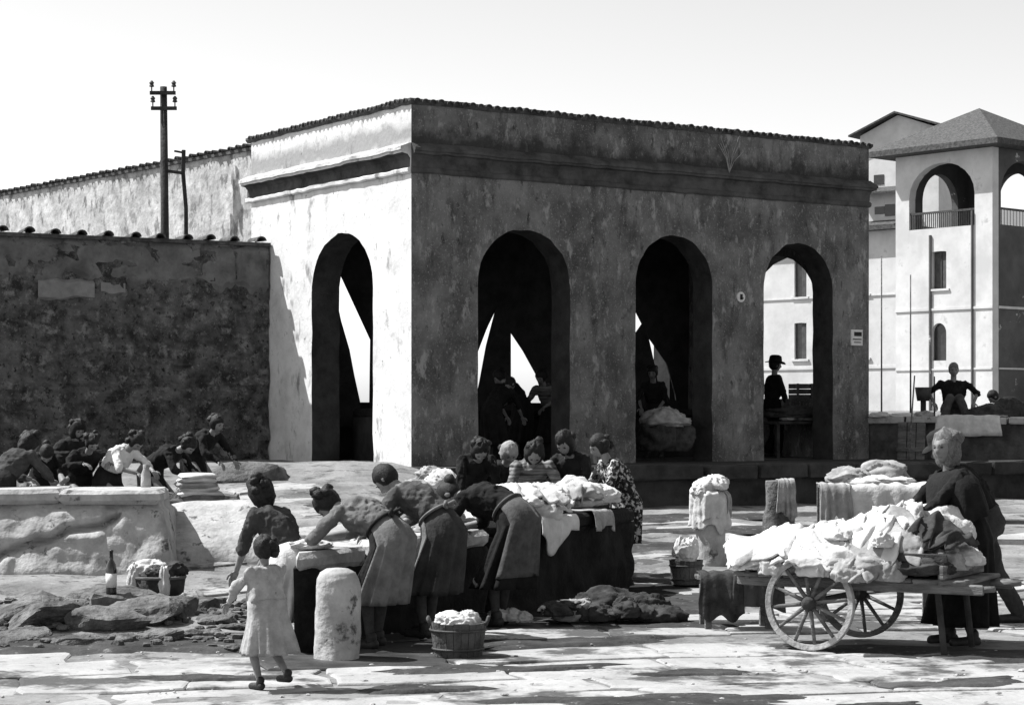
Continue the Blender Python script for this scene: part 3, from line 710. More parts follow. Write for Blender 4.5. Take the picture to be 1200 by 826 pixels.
# wet ground about the troughs
Q = []
for a in np.linspace(0, 2*math.pi, 60, endpoint=False):
    r_ = 1 + .10*math.sin(3*a+1) + .08*math.sin(7*a)
    l = 3.1 + 3.4*r_*math.cos(a); s_ = .35 + .75*r_*math.sin(a); p = P0 + DD*l + NN*s_; Q.append((p[0], p[1]))
Q = np.array(Q); cen = Q.mean(0); rr = [np.stack([cen[0]+(Q[:, 0]-cen[0])*k, cen[1]+(Q[:, 1]-cen[1])*k, gz(cen[0]+(Q[:, 0]-cen[0])*k, cen[1]+(Q[:, 1]-cen[1])*k)+.008], 1) for k in (1, .8, .6, .4, .2, .02)]
MB().loft(rr, cap=False).build('wet_ground', M_wet, kind='structure')

# ------------------------------------------------------------------ bollards
def bollard(label, x, D, r, h, m=M_stone, rnd=True, seed=1):
    X = X_(x, D); z = gz1(X, D)
    pr = [(r*1.02, -.2), (r*1.03, 0), (r, h*.3), (r*.97, h*.6), (r*.95, h*.8)]
    pr += [(r*.9, h*.88), (r*.75, h*.95), (r*.45, h*.99), (.01, h)] if rnd else [(r*.97, h*.95), (r*.93, h), (r*.5, h+.005), (.01, h+.006)]
    prof2 = []
    for a, b in zip(pr[:-1], pr[1:]):
        for k in range(4): prof2.append((a[0]+(b[0]-a[0])*k/4, a[1]+(b[1]-a[1])*k/4))
    prof2.append(pr[-1])
    mb = MB().lathe(prof2, 28); mb.warp(lambda v: v*np.array((1, 1, 1)) + np.stack([.018*fbm(v*4+seed, 3), .018*fbm(v*4+seed+30, 3), 0*v[:, 0]], 1))
    return mb.build('stone_bollard', m, None, True, label=label, cat='bollard', loc=(X, D, z))
bollard('round-topped pale stone bollard in front of the dark trough', 396, 14.55, .165, .66, seed=2)
bollard('stone bollard wrapped in a heap of white washing', 833, 22.3, .165, .72, M_stone, False, 3)
bollard('flat stone bollard with a dark cloth hung over it', 913, 24.4, .185, .76, M_rock, False, 4)

# ------------------------------------------------------------------ cloth
def bundle(mb, c, r, seed, seg=56, rings=36, amp=.17, flat=-.35, mi=0, fs=2.6):
    """crumpled cloth lump"""
    rng = np.random.default_rng(seed); m = MB().ell((0, 0, 0), (1, 1, 1), seg, rings); v = m.verts(); off = rng.uniform(-20, 20, 3)
    ax = rng.normal(size=3); ax /= np.linalg.norm(ax)
    s = v*fs + off; s = s + .8*np.stack([vnoise(v*1.3+off+5), vnoise(v*1.3+off+9), vnoise(v*1.3+off+14)], 1)
    s2 = s - .8*np.outer(s @ ax, ax)                     # stretch the folds along one axis
    rd = lambda q: 1-2*np.abs(vnoise(q))**.7
    k = 1 + amp*rd(s2) + amp*.55*rd(s2*1.9+7) + amp*.13*rd(s2*4+3) + amp*.5*fbm(v*1.1+off, 2)
    v = v*k[:, None]; v[:, 2] = np.maximum(v[:, 2], flat + .06*vnoise(v*3+off))
    v = v*np.array(r) + np.array(c); mb.add(v, m.f, mi); return mb
def heap(name, label, cat, loc, items, mats, group=None, rotz=0.):
    """items: (dx,dy,dz, rx,ry,rz, mat key, seed); every lump is a part"""
    t = thing(name, label, cat, loc, rotz, group)
    for (dx, dy, dz, rx, ry, rz, mk, sd) in items:
        bundle(MB(), (dx, dy, dz), (rx, ry, rz), sd).build('cloth', mats[mk], t, True)
    return t
CM = {'w': M_linen, 'g': M_grey_cloth, 'd': M_dark_cloth}
def drape(name, m, parent, top, L, drop, dirv, outv, seed=0, n=28, k=20, fold=.03, width_end=1.1, r=.04, label=None, cat=None, group=None, loc=None, irregular=.25, back=0.25):
    """cloth lying over an edge: runs 'back' behind the edge, then falls 'drop'"""
    top = np.array(top, float); dirv = np.array(dirv, float); outv = np.array(outv, float); P = []
    for i in range(n):
        a = i/(n-1)-.5; col = []; dr_ = drop*(1-irregular*(.5+.5*vnoise(np.array([[a*4+seed, seed, 0.]]))[0]))
        for j in range(k):
            s = -back + (dr_+back)*j/(k-1)
            f_ = math.sin(a*17+seed+1.5*math.sin(a*6)) * .6 + math.sin(a*31+seed*2)*.4
            if s < 0: p = top + outv*s*1.0 + np.array((0, 0, .012)) + np.array((0, 0, .01))*f_
            else: p = top + np.array((0, 0, .012-s)) + outv*(r*(1-math.exp(-s*20)) + fold*(s/drop)*f_)
            p = p + dirv*L*a*(1 + (width_end-1)*max(s, 0)/drop); col.append(p)
        P.append(col)
    P = np.array(P); q = P.reshape(-1, 3); q = q + .008*np.stack([vnoise(q*9+seed), vnoise(q*9+7), vnoise(q*9+3)], 1)
    o = MB().grid(q.reshape(P.shape)).build(name, m, parent, True, label=label, cat=cat, group=group, loc=loc); solid(o, .012); return o

def wrap_cloth(name, m, parent, R, top, hem, seed, a0=0., a1=2*math.pi, loc=None, label=None, cat=None, fold=.10, dome=.08, hemvar=.4):
    """cloth laid over a post: dome on top, folds running down, ragged hem"""
    n, k = 72, 30; P = []
    for i in range(n):
        a = a0+(a1-a0)*i/(n-1); col = []; hm = hem*(1-hemvar*(.5+.5*float(vnoise(np.array([[math.cos(a)*1.6+seed, math.sin(a)*1.6, seed*.7]]))[0])))
        f_ = math.sin(5*a+seed)*.5 + math.sin(11*a+2*seed)*.35 + math.sin(17*a+seed*3)*.25
        for j in range(k):
            t_ = j/(k-1)
            if t_ < .3: u = t_/.3; r_ = R*u; z = top + dome*math.cos(u*1.5) + .012*f_*u
            else: u = (t_-.3)/.7; r_ = R*(1+.05*u) + fold*R*f_*(.3+u); z = top - hm*u
            col.append((math.cos(a)*r_, math.sin(a)*r_, z))
        P.append(col)
    q = np.array(P).reshape(-1, 3); q = q + .018*np.stack([fbm(q*7+seed, 2), fbm(q*7+seed+9, 2), ridge(q*6+seed, 2)], 1)
    o = MB().grid(q.reshape(n, k, 3)).build(name, m, parent, True, label=label, cat=cat, loc=loc); solid(o, .014); return o

# patches of damp trodden earth over the paving; mid-ground ones paint in shadow bands
def earth(cx, cy, rx, ry, rot_, seed):
    n, k = 64, 9; rings = []; rr_ = np.random.default_rng(seed); ph = rr_.uniform(0, 6, 5)
    a = np.linspace(0, 2*math.pi, n, endpoint=False); prof_ = 1+.16*np.sin(2*a+ph[0])+.14*np.sin(3*a+ph[1])+.10*np.sin(5*a+ph[2])+.07*np.sin(9*a+ph[3])+.05*np.sin(16*a+ph[4])+rr_.normal(0, .03, n)
    for i in range(k):
        u = 1-i/(k-.9); x = np.cos(a)*prof_*rx*u; y = np.sin(a)*prof_*ry*u
        X = cx+x*math.cos(rot_)-y*math.sin(rot_); Y = cy+x*math.sin(rot_)+y*math.cos(rot_)
        z = gz(X, Y) + .034*min(1, (1-u)*4) - .006 + .012*fbm(np.stack([X*3, Y*3, 0*X], 1), 3)
        rings.append(np.stack([X, Y, z], 1))
    MB().loft(rings, cap=False).build('earth_shade_patch', M_mud_shade, None, True, kind='structure')
for a_ in ((.9, 12.35, 1.0, .36, .12, 1), (1.6, 24.0, 1.7, .5, .25, 21), (3.4, 26.2, 2.4, .5, .3, 22), (.3, 25.0, 1.6, 1.5, .2, 23), (1.9, 27.6, 2.2, .7, .4, 24), (1.5, 16.9, .8, .3, .2, 25), (-2.0, 13.4, .6, .16, .1, 26), (.4, 15.6, 1.0, .25, .5, 27), (4.3, 20.5, 1.2, .4, .1, 28), (-3.1, 15.2, 1.5, .5, .05, 2), (-.2, 13.9, .9, .22, .2, 3), (1.2, 13.7, .5, .16, .1, 4), (2.9, 13.2, .6, .2, .3, 5), (-3.4, 17.6, 1.6, 1.3, 0, 6), (3.0, 14.9, 1.2, .5, -.2, 7), (1.3, 18.5, .9, .8, .4, 8), (2.0, 21.0, 1.4, .4, .3, 9), (-.6, 12.9, .5, .14, .1, 10), (3.6, 23.5, 2.0, .5, .2, 11), (-1.3, 25.5, 1.2, .5, .2, 12), (2.2, 12.2, .35, .12, .3, 13)): earth(*a_)

def spread(parent, m, cx, cy, lx, ly, hf, seed, ang=0., fold=.05, name='cloth'):
    """a crumpled sheet lying over a heap whose top is hf(x,y); its rim sags"""
    n = 44; rg = np.random.default_rng(seed); u, v = np.meshgrid(np.linspace(-1, 1, n), np.linspace(-1, 1, n), indexing='ij'); u = u.ravel(); v = v.ravel()
    rim = 1+.18*vnoise(np.stack([u*1.5+seed, v*1.5, 0*u+seed], 1)); x = u*lx/2*rim; y = v*ly/2*rim; c, s_ = math.cos(ang), math.sin(ang)
    X = cx+x*c-y*s_; Y = cy+x*s_+y*c; fa = rg.uniform(0, 3.1)
    p = np.stack([X, Y, 0*X], 1); wv = .12*np.stack([vnoise(p*4+seed), vnoise(p*4+seed+5)], 1); a = (X+wv[:, 0])*math.cos(fa)+(Y+wv[:, 1])*math.sin(fa); b = -X*math.sin(fa)+Y*math.cos(fa)
    q = np.stack([a*9, b*2.2, 0*a+seed], 1); f_ = 1-2*np.abs(vnoise(q))**.8 + .5*(1-2*np.abs(vnoise(q*1.9+3))**.8) + .25*vnoise(q*4)
    e = np.maximum(np.abs(u), np.abs(v)); Z = hf(X, Y) + fold*f_ - .05*np.maximum(e-.75, 0)/.25
    P = np.stack([X+.03*f_*math.cos(fa), Y+.03*f_*math.sin(fa), Z], 1).reshape(n, n, 3)
    o = MB().grid(P).build(name, m, parent, True); solid(o, .016); return o

# ------------------------------------------------------------------ people
def ik(a, b, l1, l2, pole):
    a = np.array(a, float); b = np.array(b, float); d = b-a; L = np.linalg.norm(d); mx = (l1+l2)*.995
    if L > mx: b = a + d*(mx/L); d = b-a; L = mx
    u = d/L; x = (l1*l1 - l2*l2 + L*L)/(2*L); h = math.sqrt(max(l1*l1-x*x, 0)); p = np.array(pole, float); p = p-u*np.dot(p, u); p /= np.linalg.norm(p)+1e-9
    return a + u*x + p*h, b
_tmpn = [0]
def remesh(mb, vox, smooth=2):
    me = mb.mesh('tmp', M_skin); ob = bpy.data.objects.new('tmp', me); COL.objects.link(ob)
    md = ob.modifiers.new('r', 'REMESH'); md.mode = 'VOXEL'; md.voxel_size = vox
    dg = bpy.context.evaluated_depsgraph_get(); ev = ob.evaluated_get(dg); m2 = ev.to_mesh()
    nv = len(m2.vertices); co = np.empty(nv*3); m2.vertices.foreach_get('co', co); co = co.reshape(-1, 3)
    ne = len(m2.edges); ed = np.empty(ne*2, int); m2.edges.foreach_get('vertices', ed); ed = ed.reshape(-1, 2)
    fs = [tuple(p.vertices) for p in m2.polygons]
    ev.to_mesh_clear(); bpy.data.objects.remove(ob); bpy.data.meshes.remove(me)
    deg = np.bincount(ed.ravel(), minlength=nv).astype(float)[:, None]
    for _ in range(smooth):
        s = np.zeros_like(co); np.add.at(s, ed[:, 0], co[ed[:, 1]]); np.add.at(s, ed[:, 1], co[ed[:, 0]]); co = co*.5 + .5*s/np.maximum(deg, 1)
    return co, fs
def dirv(a): return np.array((0, math.sin(a), math.cos(a)))
def ring(c, ax, rx, ry, n=20, flip=None):
    ax = ax/np.linalg.norm(ax); x = np.array((1., 0, 0)); y = np.cross(ax, x); y /= np.linalg.norm(y)
    if y[1] < 0 and abs(y[1]) > 1e-6 and ax[2] > 0: y = y
    return np.array([c + x*rx*math.cos(t) + y*ry*math.sin(t) for t in np.linspace(0, 2*math.pi, n, endpoint=False)])
def head_mesh(mb, c, up, fw, s):
    """head with nose, brow, sockets, lips, ears; axes up/fw"""
    m = MB().ell((0, 0, 0), (1, 1, 1), 32, 24); v = m.verts()*np.array((.073, .094, .112)); x, y, z = v.T
    fr = (y > 0)
    x = x*np.where(z < 0, 1-.28*np.clip(-z/.112, 0, 1)**1.5, 1); y = y*np.where((z < -.02) & ~fr, .72, 1)
    g = lambda a, b, cx, cz: np.exp(-((np.abs(x)-cx)/a)**2 - ((z-cz)/b)**2)
    y = y + fr*(.024*g(.012, .02, 0, -.022) + .010*g(.009, .03, 0, .005) + .006*g(.05, .012, .02, .032) - .012*g(.014, .012, .030, .012) + .007*g(.022, .009, 0, -.060) + .008*g(.018, .014, 0, -.092) + .004*g(.02, .02, .04, -.02))
    mi = [0]*len(m.f); V_ = np.stack([x, y, z], 1)
    for i, f in enumerate(m.f):
        q = V_[list(f)].mean(0)
        if q[1] > .06 and abs(q[2]+.060) < .008 and abs(q[0]) < .024: mi[i] = 1
    m2 = MB(); m2.add(V_, m.f); m2.m = mi
    for sx in (-1, 1):
        m2.ell((sx*.030, .079, .012), (.013, .008, .007), 8, 6, mi=2); m2.ell((sx*.072, -.008, -.005), (.012, .022, .032), 10, 8)
        m2.ell((sx*.030, .090, .031), (.017, .004, .004), 8, 4, mi=2)
    up = np.array(up)/np.linalg.norm(up); fw = np.array(fw)-up*np.dot(fw, up); fw /= np.linalg.norm(fw); rt_ = np.cross(fw, up); R = np.stack([rt_, fw, up], 1)
    mb.add(m2.verts()*s @ R.T + c, m2.f); mb.m[-len(m2.m):] = m2.m
    return R
def hand_mesh(mb, w, d, side, s, curl=.5, palm_dn=(0, 0, -1)):
    """wrist w, direction d: palm, four fingers of unequal length, thumb from the side of the palm"""
    d = np.array(d, float); d /= np.linalg.norm(d); n = np.array(palm_dn, float); n = n-d*np.dot(n, d)
    if np.linalg.norm(n) < .1: n = np.array((0, 1., 0)); n = n-d*np.dot(n, d)
    n /= np.linalg.norm(n); t = np.cross(d, n)*side
    R = np.stack([d, t, n], 1)
    mb.ell(w + d*.045*s, (.052*s, .040*s, .018*s), 12, 8, R)
    for k, (o, L) in enumerate(((.030, .070), (.010, .080), (-.010, .074), (-.028, .058))):
        b = w + d*.080*s + t*o*s; a1 = curl*.5; a2 = curl*1.3
        m1 = b + (d*math.cos(a1)+n*math.sin(a1))*L*.5*s; m2 = m1 + (d*math.cos(a2)+n*math.sin(a2))*L*.5*s
        mb.tube([b-d*.02*s, b, m1, m2, m2+(m2-m1)*.12], [.009*s, .0092*s, .0085*s, .0072*s, .002*s], 7)
    b = w + d*.02*s + t*.032*s; m1 = b + (d*.6+t*.7)*.045*s; m2 = m1 + (d*.9+t*.2+n*.3)*.032*s
    mb.tube([b, m1, m2, m2+(m2-m1)*.15], [.012*s, .0105*s, .008*s, .002*s], 7)
class Pose: pass
def person(label, pos, face, h=1.55, bend=0., head=0., turn=0., hands=None, crouch=0., feet=None, top=None, sleeve='elbow', skirt=None, hem=.28, skirt_w=.25,
           apron=None, apron_side=1, hair='bob', hair_m=None, legs=None, trousers=None, shoes=True, hat=None, scarf=None, curl=.6, vox=.013, group=None, headk=1., seed=1, bow=None, sit=None, lean=0., collar=None, shawl=None, boxy=0., wide=1., cat='person', back=None):
    fx_, fy_ = face; rz = math.atan2(-fx_, fy_); t = thing('person', label, cat, pos, rz, group); s = h/1.55; B_ = math.radians(bend)
    grp = group or {1: 'women bent over the long trough' if seed < 14 else None, 2: 'women round the laundry table', 3: 'people inside the wash house' if seed < 36 else None, 4: 'women washing behind the stone basin'}.get(seed//10)
    if grp: t['group'] = grp
    rng = np.random.default_rng(seed)
    bk_ = (.20*math.sin(B_)*s if back is None else back); hzp = (.81*s - crouch) if sit is None else sit
    p0 = np.array((0, -bk_, hzp)); wst = p0 + dirv(B_*.55)*.15*s; ch = wst + dirv(B_*.9)*.18*s; nk = ch + dirv(B_*1.0)*.17*s
    skew = np.array((lean, 0, 0)); wst = wst+skew*.15; ch = ch+skew*.4; nk = nk+skew*.6
    hp = math.radians(head); hu = dirv(hp); hc = nk + dirv((B_+hp)/2)*.07*s + hu*.115*s*headk; hfw = np.array((0, math.cos(hp), -math.sin(hp)))
    ct, st_ = math.cos(math.radians(turn)), math.sin(math.radians(turn)); hfw = np.array((hfw[0]*ct + st_*math.cos(hp)*1.0, hfw[1]*ct, hfw[2]))
    shc = nk - dirv(B_)*.045*s; sh = {-1: shc - np.array((.155*s*wide, 0, 0)), 1: shc + np.array((.155*s*wide, 0, 0))}
    if hands is None: hands = [(-.2, .1, .75), (.2, .1, .75)]
    arms = {}
    for sd, hd in zip((-1, 1), hands):
        e, wr = ik(sh[sd], np.array(hd, float), .27*s, .24*s, (sd*.8, -.4, -.3)); arms[sd] = (e, wr)
    if feet is None: feet = [(-.11*s, -.02, 0), (.11*s, .06, 0)]
    lg = {}
    for sd, ft in zip((-1, 1), feet):
        a = np.array(ft, float) + np.array((0, -.03*s, .075*s)); hj = p0 + np.array((sd*.085*s, 0, -.02*s)); kn, an = ik(hj, a, .39*s, .37*s, (sd*.15, 1, .1)); lg[sd] = (hj, kn, an)
    # body -------------------------------------------------
    def torso(mb, g=0., lo=True):
        rr = [(p0-dirv(B_*.2)*.10*s, dirv(B_*.2), .10, .08), (p0-dirv(B_*.25)*.06*s, dirv(B_*.25), .155, .115), (p0+dirv(B_*.3)*.02*s, dirv(B_*.4), .165, .12), (wst, dirv(B_*.7), .125+boxy, .098+boxy), (ch-dirv(B_*.9)*.04*s, dirv(B_*.9), .142, .115), (ch+dirv(B_)*.05*s, dirv(B_), .155, .112), (shc, dirv(B_), .150, .085), (nk, dirv(B_), .06, .06)]
        if not lo: rr = [(p0+dirv(B_*.3)*.03*s, dirv(B_*.4), .13, .09)] + rr[3:]
        mb.loft([ring(c, a, (x*wide*s+g), (y*s+g)) for c, a, x, y in rr])
    mb = MB(); torso(mb); mb.capsule(nk-dirv(B_)*.03, hc-hu*.03*s, .052*s, .048*s)
    for sd in (-1, 1):
        e, wr = arms[sd]; mb.capsule(sh[sd], e, .047*s, .036*s); mb.capsule(e, wr, .037*s, .025*s)
        hj, kn, an = lg[sd]; mb.capsule(hj, kn, .083*s, .053*s); mb.capsule(kn, kn+(an-kn)*.35, .052*s, .052*s); mb.capsule(kn+(an-kn)*.3, an, .052*s, .033*s)
        mb.capsule(an-np.array((0, .02*s, .035*s)), an+np.array((0, .13*s, -.045*s)), .032*s, .026*s)
    co, fs = remesh(mb, vox, 2); full = MB(); full.add(co, fs)
    ls_ = hzp*.62
    if True:
        for i, f in enumerate(fs):
            if co[f[0]][2] < ls_: full.m[i] = 3
    R = head_mesh(full, hc, hu, hfw, s*headk)
    for sd in (-1, 1):
        e, wr = arms[sd]; d = wr-e; d /= np.linalg.norm(d); hd = d*.5 + np.array((0, .35, -.45))*.6; hand_mesh(full, wr, hd, -sd, s, curl)
    full.build('body', [M_skin, M_lips, M_eye, legs or M_stock_shade], t, True)
    # blouse -----------------------------------------------
    if top is not None:
        mb = MB(); torso(mb, .014*s, False)
        for sd in (-1, 1):
            e, wr = arms[sd]; mb.capsule(sh[sd], e, .057*s, .050*s)
            if sleeve == 'wrist': mb.capsule(e, e+(wr-e)*.9, .050*s, .036*s)
            elif sleeve == 'elbow': mb.capsule(e, e+(wr-e)*.12, .050*s, .049*s)
        co, fs = remesh(mb, vox, 2); n_ = co - co.mean(0)
        off = rng.uniform(-9, 9, 3); k = .015*ridge(co*np.array((9, 9, 7))+off, 2) + .010*ridge(co*19+off, 2)
        cc = np.array(shc); co = co + k[:, None]*(n_/np.maximum(np.linalg.norm(n_, axis=1, keepdims=True), 1e-6))
        bl = MB().add(co, fs).build('blouse' if trousers is None else 'jacket', top, t, True)
        if collar is not None:
            MB().tube([nk + (np.array((1., 0, 0))*math.cos(a)*.066*s + np.cross(dirv(B_), (1., 0, 0))*math.sin(a)*.062*s) - dirv(B_)*.01 for a in np.linspace(0, 2*math.pi, 18)], .014*s, 7).build('collar', collar, t, True)
    if shawl is not None:
        xx = np.array((1., 0, 0)); rg = []
        for dz_, rx, ry in ((.02, .075, .075), (-.005, .15, .11), (-.045, .225, .14), (-.12, .265, .17), (-.24, .275, .19), (-.36, .285, .205)):
            c_ = nk + dirv(B_)*dz_*s*.6 + np.array((0, .01, dz_*.4*s)); yy = np.cross(dirv(B_), xx); q_ = 1 if dz_ < -.1 else 0
            rg.append(np.array([c_ + (xx*rx*wide*math.cos(a)+yy*ry*math.sin(a))*s*(1+q_*(.035*math.sin(9*a+seed)+.025*math.sin(16*a)))for a in np.linspace(0, 2*math.pi, 60, endpoint=False)]))
        o = MB().loft(rg, cap=False).warp(lambda v: v+.008*np.stack([vnoise(v*14), vnoise(v*14+5), vnoise(v*14+8)], 1)).build('shawl', shawl, t, True); solid(o, .012)
    # skirt ------------------------------------------------
    if skirt is not None:
        nseg = 64; an_ = np.linspace(0, 2*math.pi, nseg, endpoint=False); ph = rng.uniform(0, 6, 4)
        mid = (np.array(feet[0], float)+np.array(feet[1], float))/2; rings_ = []
        lo_ = hem*s if sit is None else max(.05, sit-.35)
        for i in range(15):
            q_ = i/14
            if q_ < .12: c = wst + (p0-wst)*q_/.12; ax = dirv(B_*.65*(1-q_/.12*.6)); rx = (.152+boxy+(.033-boxy)*q_/.12)*wide; ry = .128+boxy+(.05-boxy)*q_/.12
            else:
                u = (q_-.12)/.88; c = np.array((0, p0[1]+(mid[1]-p0[1])*u*.7, p0[2]-.01+(lo_-p0[2])*u)); ax = dirv(B_*.26*(1-u)); rx = (.185+(skirt_w-.185)*u)*wide; ry = .178+(skirt_w*.92-.178)*u
            base = ring(c, ax, 1, 1, nseg); fo = 1 + q_**.75*(.09*np.sin(8*an_+ph[0]+2*np.sin(2*an_+ph[1])+.8*q_) + .07*np.sin(15*an_+ph[2]-q_) + .03*np.sin(27*an_+ph[3]))
            v = c + (base-c)*fo[:, None]*s*np.abs(np.array([1, 1, 1])); 
            # scale axes separately
            x_ = np.array((1., 0, 0)); y_ = np.cross(ax, x_); y_ /= np.linalg.norm(y_)
            v = np.array([c + (x_*rx*math.cos(a) + y_*ry*math.sin(a))*fo[j]*s for j, a in enumerate(an_)])
            rings_.append(v)
        inner = [c_ for c_ in []]
        rim = rings_[-1]; cc = rim.mean(0); rings2 = rings_ + [cc + (rim-cc)*.88 + np.array((0, 0, .006)), cc + (rings_[-3]-rings_[-3].mean(0))*.8 + np.array((0, 0, .12*s))]
        sk = MB().loft(rings2).build('skirt', skirt, t, True)
        if apron is not None:
            lo_a = .25 if apron_side == 1 else .25
            # ring() places angle pi/2 on the front (+y) side
            cen_a = (math.pi/2 if rings_[4][nseg//4][1] > rings_[4][3*nseg//4][1] else -math.pi/2) * apron_side
            idx = [int(round((cen_a + a)/(2*math.pi)*nseg)) % nseg for a in np.linspace(-1.35, 1.35, 30)]
            P = []
            for k_ in range(13):
                r_ = rings_[k_]; c = r_.mean(0); P.append(c + (r_[idx]-c)*(1.05) + np.array((0, 0, .0)))
            ap = MB().grid(np.array(P)).build('apron', apron, t, True); solid(ap, .010, 1)
            r_ = rings_[0]; c = r_.mean(0); MB().tube([c+(q-c)*1.06 for q in list(r_)+[r_[0]]], .013*s, 6).build('apron_band', apron, t, True)
        if bow is not None:
            r_ = rings_[0]; b = r_[nseg*3//4] if r_[nseg*3//4][1] < r_[nseg//4][1] else r_[nseg//4]; mbb = MB()
            for sx in (-1, 1):
                mbb.tube([b, b+np.array((sx*.06, -.03, .03))*s, b+np.array((sx*.09, -.04, 0))*s, b+np.array((sx*.05, -.03, -.02))*s, b], .014*s, 6)
                mbb.tube([b, b+np.array((sx*.03, -.05, -.14))*s, b+np.array((sx*.05, -.06, -.3))*s], [.014*s, .018*s, .02*s], 6)
            mbb.build('apron_bow', bow, t, True)
    if trousers is not None:
        mb = MB(); mb.loft([ring(c, a, x*s*wide+.02, y*s+.02) for c, a, x, y in [(p0-dirv(B_*.2)*.10*s, dirv(B_*.2), .12, .10), (p0, dirv(B_*.35), .165, .125), (wst-dirv(B_)*.03, dirv(B_*.6), .14, .11)]])
        for sd in (-1, 1):
            hj, kn, an = lg[sd]; mb.capsule(hj, kn, .098*s, .074*s); mb.capsule(kn, an+np.array((0, 0, .02)), .074*s, .066*s)
        co, fs = remesh(mb, vox, 2); off = rng.uniform(-9, 9, 3); co = co + (.010*ridge(co*np.array((7, 7, 9))+off, 2))[:, None]*np.array((1, 1, 0))*.7
        MB().add(co, fs).build('trousers', trousers, t, True)
    if shoes:
        for sd in (-1, 1):
            hj, kn, an = lg[sd]; a = an - np.array((0, .03*s, .045*s)); MB().capsule(a, a+np.array((0, .17*s, -.008)), .043*s, .038*s).capsule(an+np.array((0, -.01, .01)), a+np.array((0, .02, 0)), .044*s, .043*s).build('shoe', M_leather, t, True)
    # hair / headgear --------------------------------------
    hm = hair_m or M_hair; k = s*headk
    def headgear(r, off, cut, rough_, sc=9., tail=None, front=.03):
        m = MB().ell((0, 0, 0), (1, 1, 1), 30, 22); v = m.verts(); nn = v.copy(); v = v*np.array(r)+np.array(off)
        v = v*(1 + rough_*ridge(nn*np.array((sc*.3, sc*.3, sc*.2))+seed*3.1, 3))[:, None]
        fr = sstep(front, front+.05, v[:, 1])*sstep(cut+.02, cut-.03, v[:, 2]); v = v*(1-.30*fr[:, None]); return m, v
    if hair == 'bob': m, v = headgear((.090, .106, .112), (0, -.014, .016), .045, .06)
    elif hair == 'long': m, v = headgear((.098, .108, .15), (0, -.024, -.012), .045, .10)
    elif hair == 'short': m, v = headgear((.084, .100, .108), (0, -.012, .022), .050, .05)
    else: m, v = headgear((.082, .100, .106), (0, -.012, .022), .045, .03)
    if hair: 
        hb = MB().add(v*k @ R.T + hc, m.f)
        if hair in ('bob', 'long'):
            for q_ in range(7):
                aa = rng.uniform(0, 6.28); bundle(hb, hc + R @ np.array((.07*math.cos(aa), -.045+.045*math.sin(aa)-.02, rng.uniform(-.05, .09)))*k, (.045*k, .045*k, .04*k), seed*7+q_, 14, 10, .2, -9)
        if hair == 'bun': bundle(hb, hc + R @ np.array((0, -.115, .02))*k, (.05*k, .045*k, .05*k), seed, 16, 12, .12, -9)
        hb.build('hair', hm, t, True)
    if scarf is not None:
        m, v = headgear((.100, .116, .124), (0, -.014, .012), .05, .05, front=.045); sb = MB().add(v*k @ R.T + hc, m.f)
        bundle(sb, hc + R @ np.array((0, -.10, -.10))*k, (.07*k, .05*k, .09*k), seed+3, 20, 14, .15, -9); sb.build('headscarf', scarf, t, True)
    if hat is not None:
        pr = [(.16, .035), (.165, .03), (.155, .045), (.105, .06), (.1, .10), (.092, .145), (.06, .165), (.005, .155)]
        hb = MB().lathe([(a*k, b*k) for a, b in pr], 28); hb.warp(lambda v: np.stack([v[:, 0]*.92, v[:, 1]*1.08, v[:, 2] + .35*np.abs(v[:, 0])**2*np.sign(1)*2 - .12*np.maximum(v[:, 1]-.1, 0)], 1) @ R.T + hc); hb.build('hat', hat, t, True)
    return t
def gp(x, D, dz=0.): X = X_(x, D); return (X, D, gz1(X, D)+dz)
def mcloth(name, lo, hi, **k): return mat(name, lo, hi, k.pop('scale', 9.), bump=.25, bscale=40, rough=.95, coords='obj', **k)
C_grey = mcloth('grey_dress', .04, .075); C_mid = mcloth('mid_grey_wool', .03, .055); C_dark = mcloth('dark_wool', .008, .018); C_black = mcloth('black_wool', .005, .011); C_pale = mcloth('pale_cotton', .20, .32); C_white = mcloth('white_cotton', .45, .58)
C_floral = mcloth('floral_print', .012, .35, scale=22., width=.05, bias=.54); C_stripe = mcloth('striped_cotton', .04, .2, scale=3., stretch=(1, 1, 12), width=.2); C_speck = mcloth('light_grey_dress', .085, .14); C_scarf = mcloth('grey_headscarf', .08, .2); C_drab = mcloth('drab_skirt', .022, .04)
NL = np.array((-.86, .51))
# three women on the trough
person('woman in a grey dress with dark band bending low over the trough, by the bollard', gp(437, 15.25, .02), NL, 1.52, 76, 78, 0, [(-.16, .50, .78), (.14, .56, .79)], top=C_speck, sleeve='elbow', skirt=C_speck, hem=.34, skirt_w=.24, hair='bob', bow=C_dark, apron=C_dark, seed=11, vox=.011)
person('woman with a pale apron tied behind her, bending at the middle of the trough', gp(499, 16.0, .02), NL, 1.56, 62, 60, 0, [(-.14, .46, .80), (.16, .5, .8)], top=C_grey, sleeve='elbow', skirt=C_drab, hem=.34, skirt_w=.25, hair='short', apron=C_speck, bow=C_speck, seed=12, vox=.011)
person('woman in a black blouse bent double over the far end of the trough', gp(583, 16.9, .02), NL, 1.62, 82, 85, 0, [(-.14, .5, .76), (.16, .52, .76)], top=C_black, sleeve='elbow', skirt=C_black, hem=.30, skirt_w=.27, hair='bun', apron=C_grey, apron_side=-1, seed=13, vox=.012)
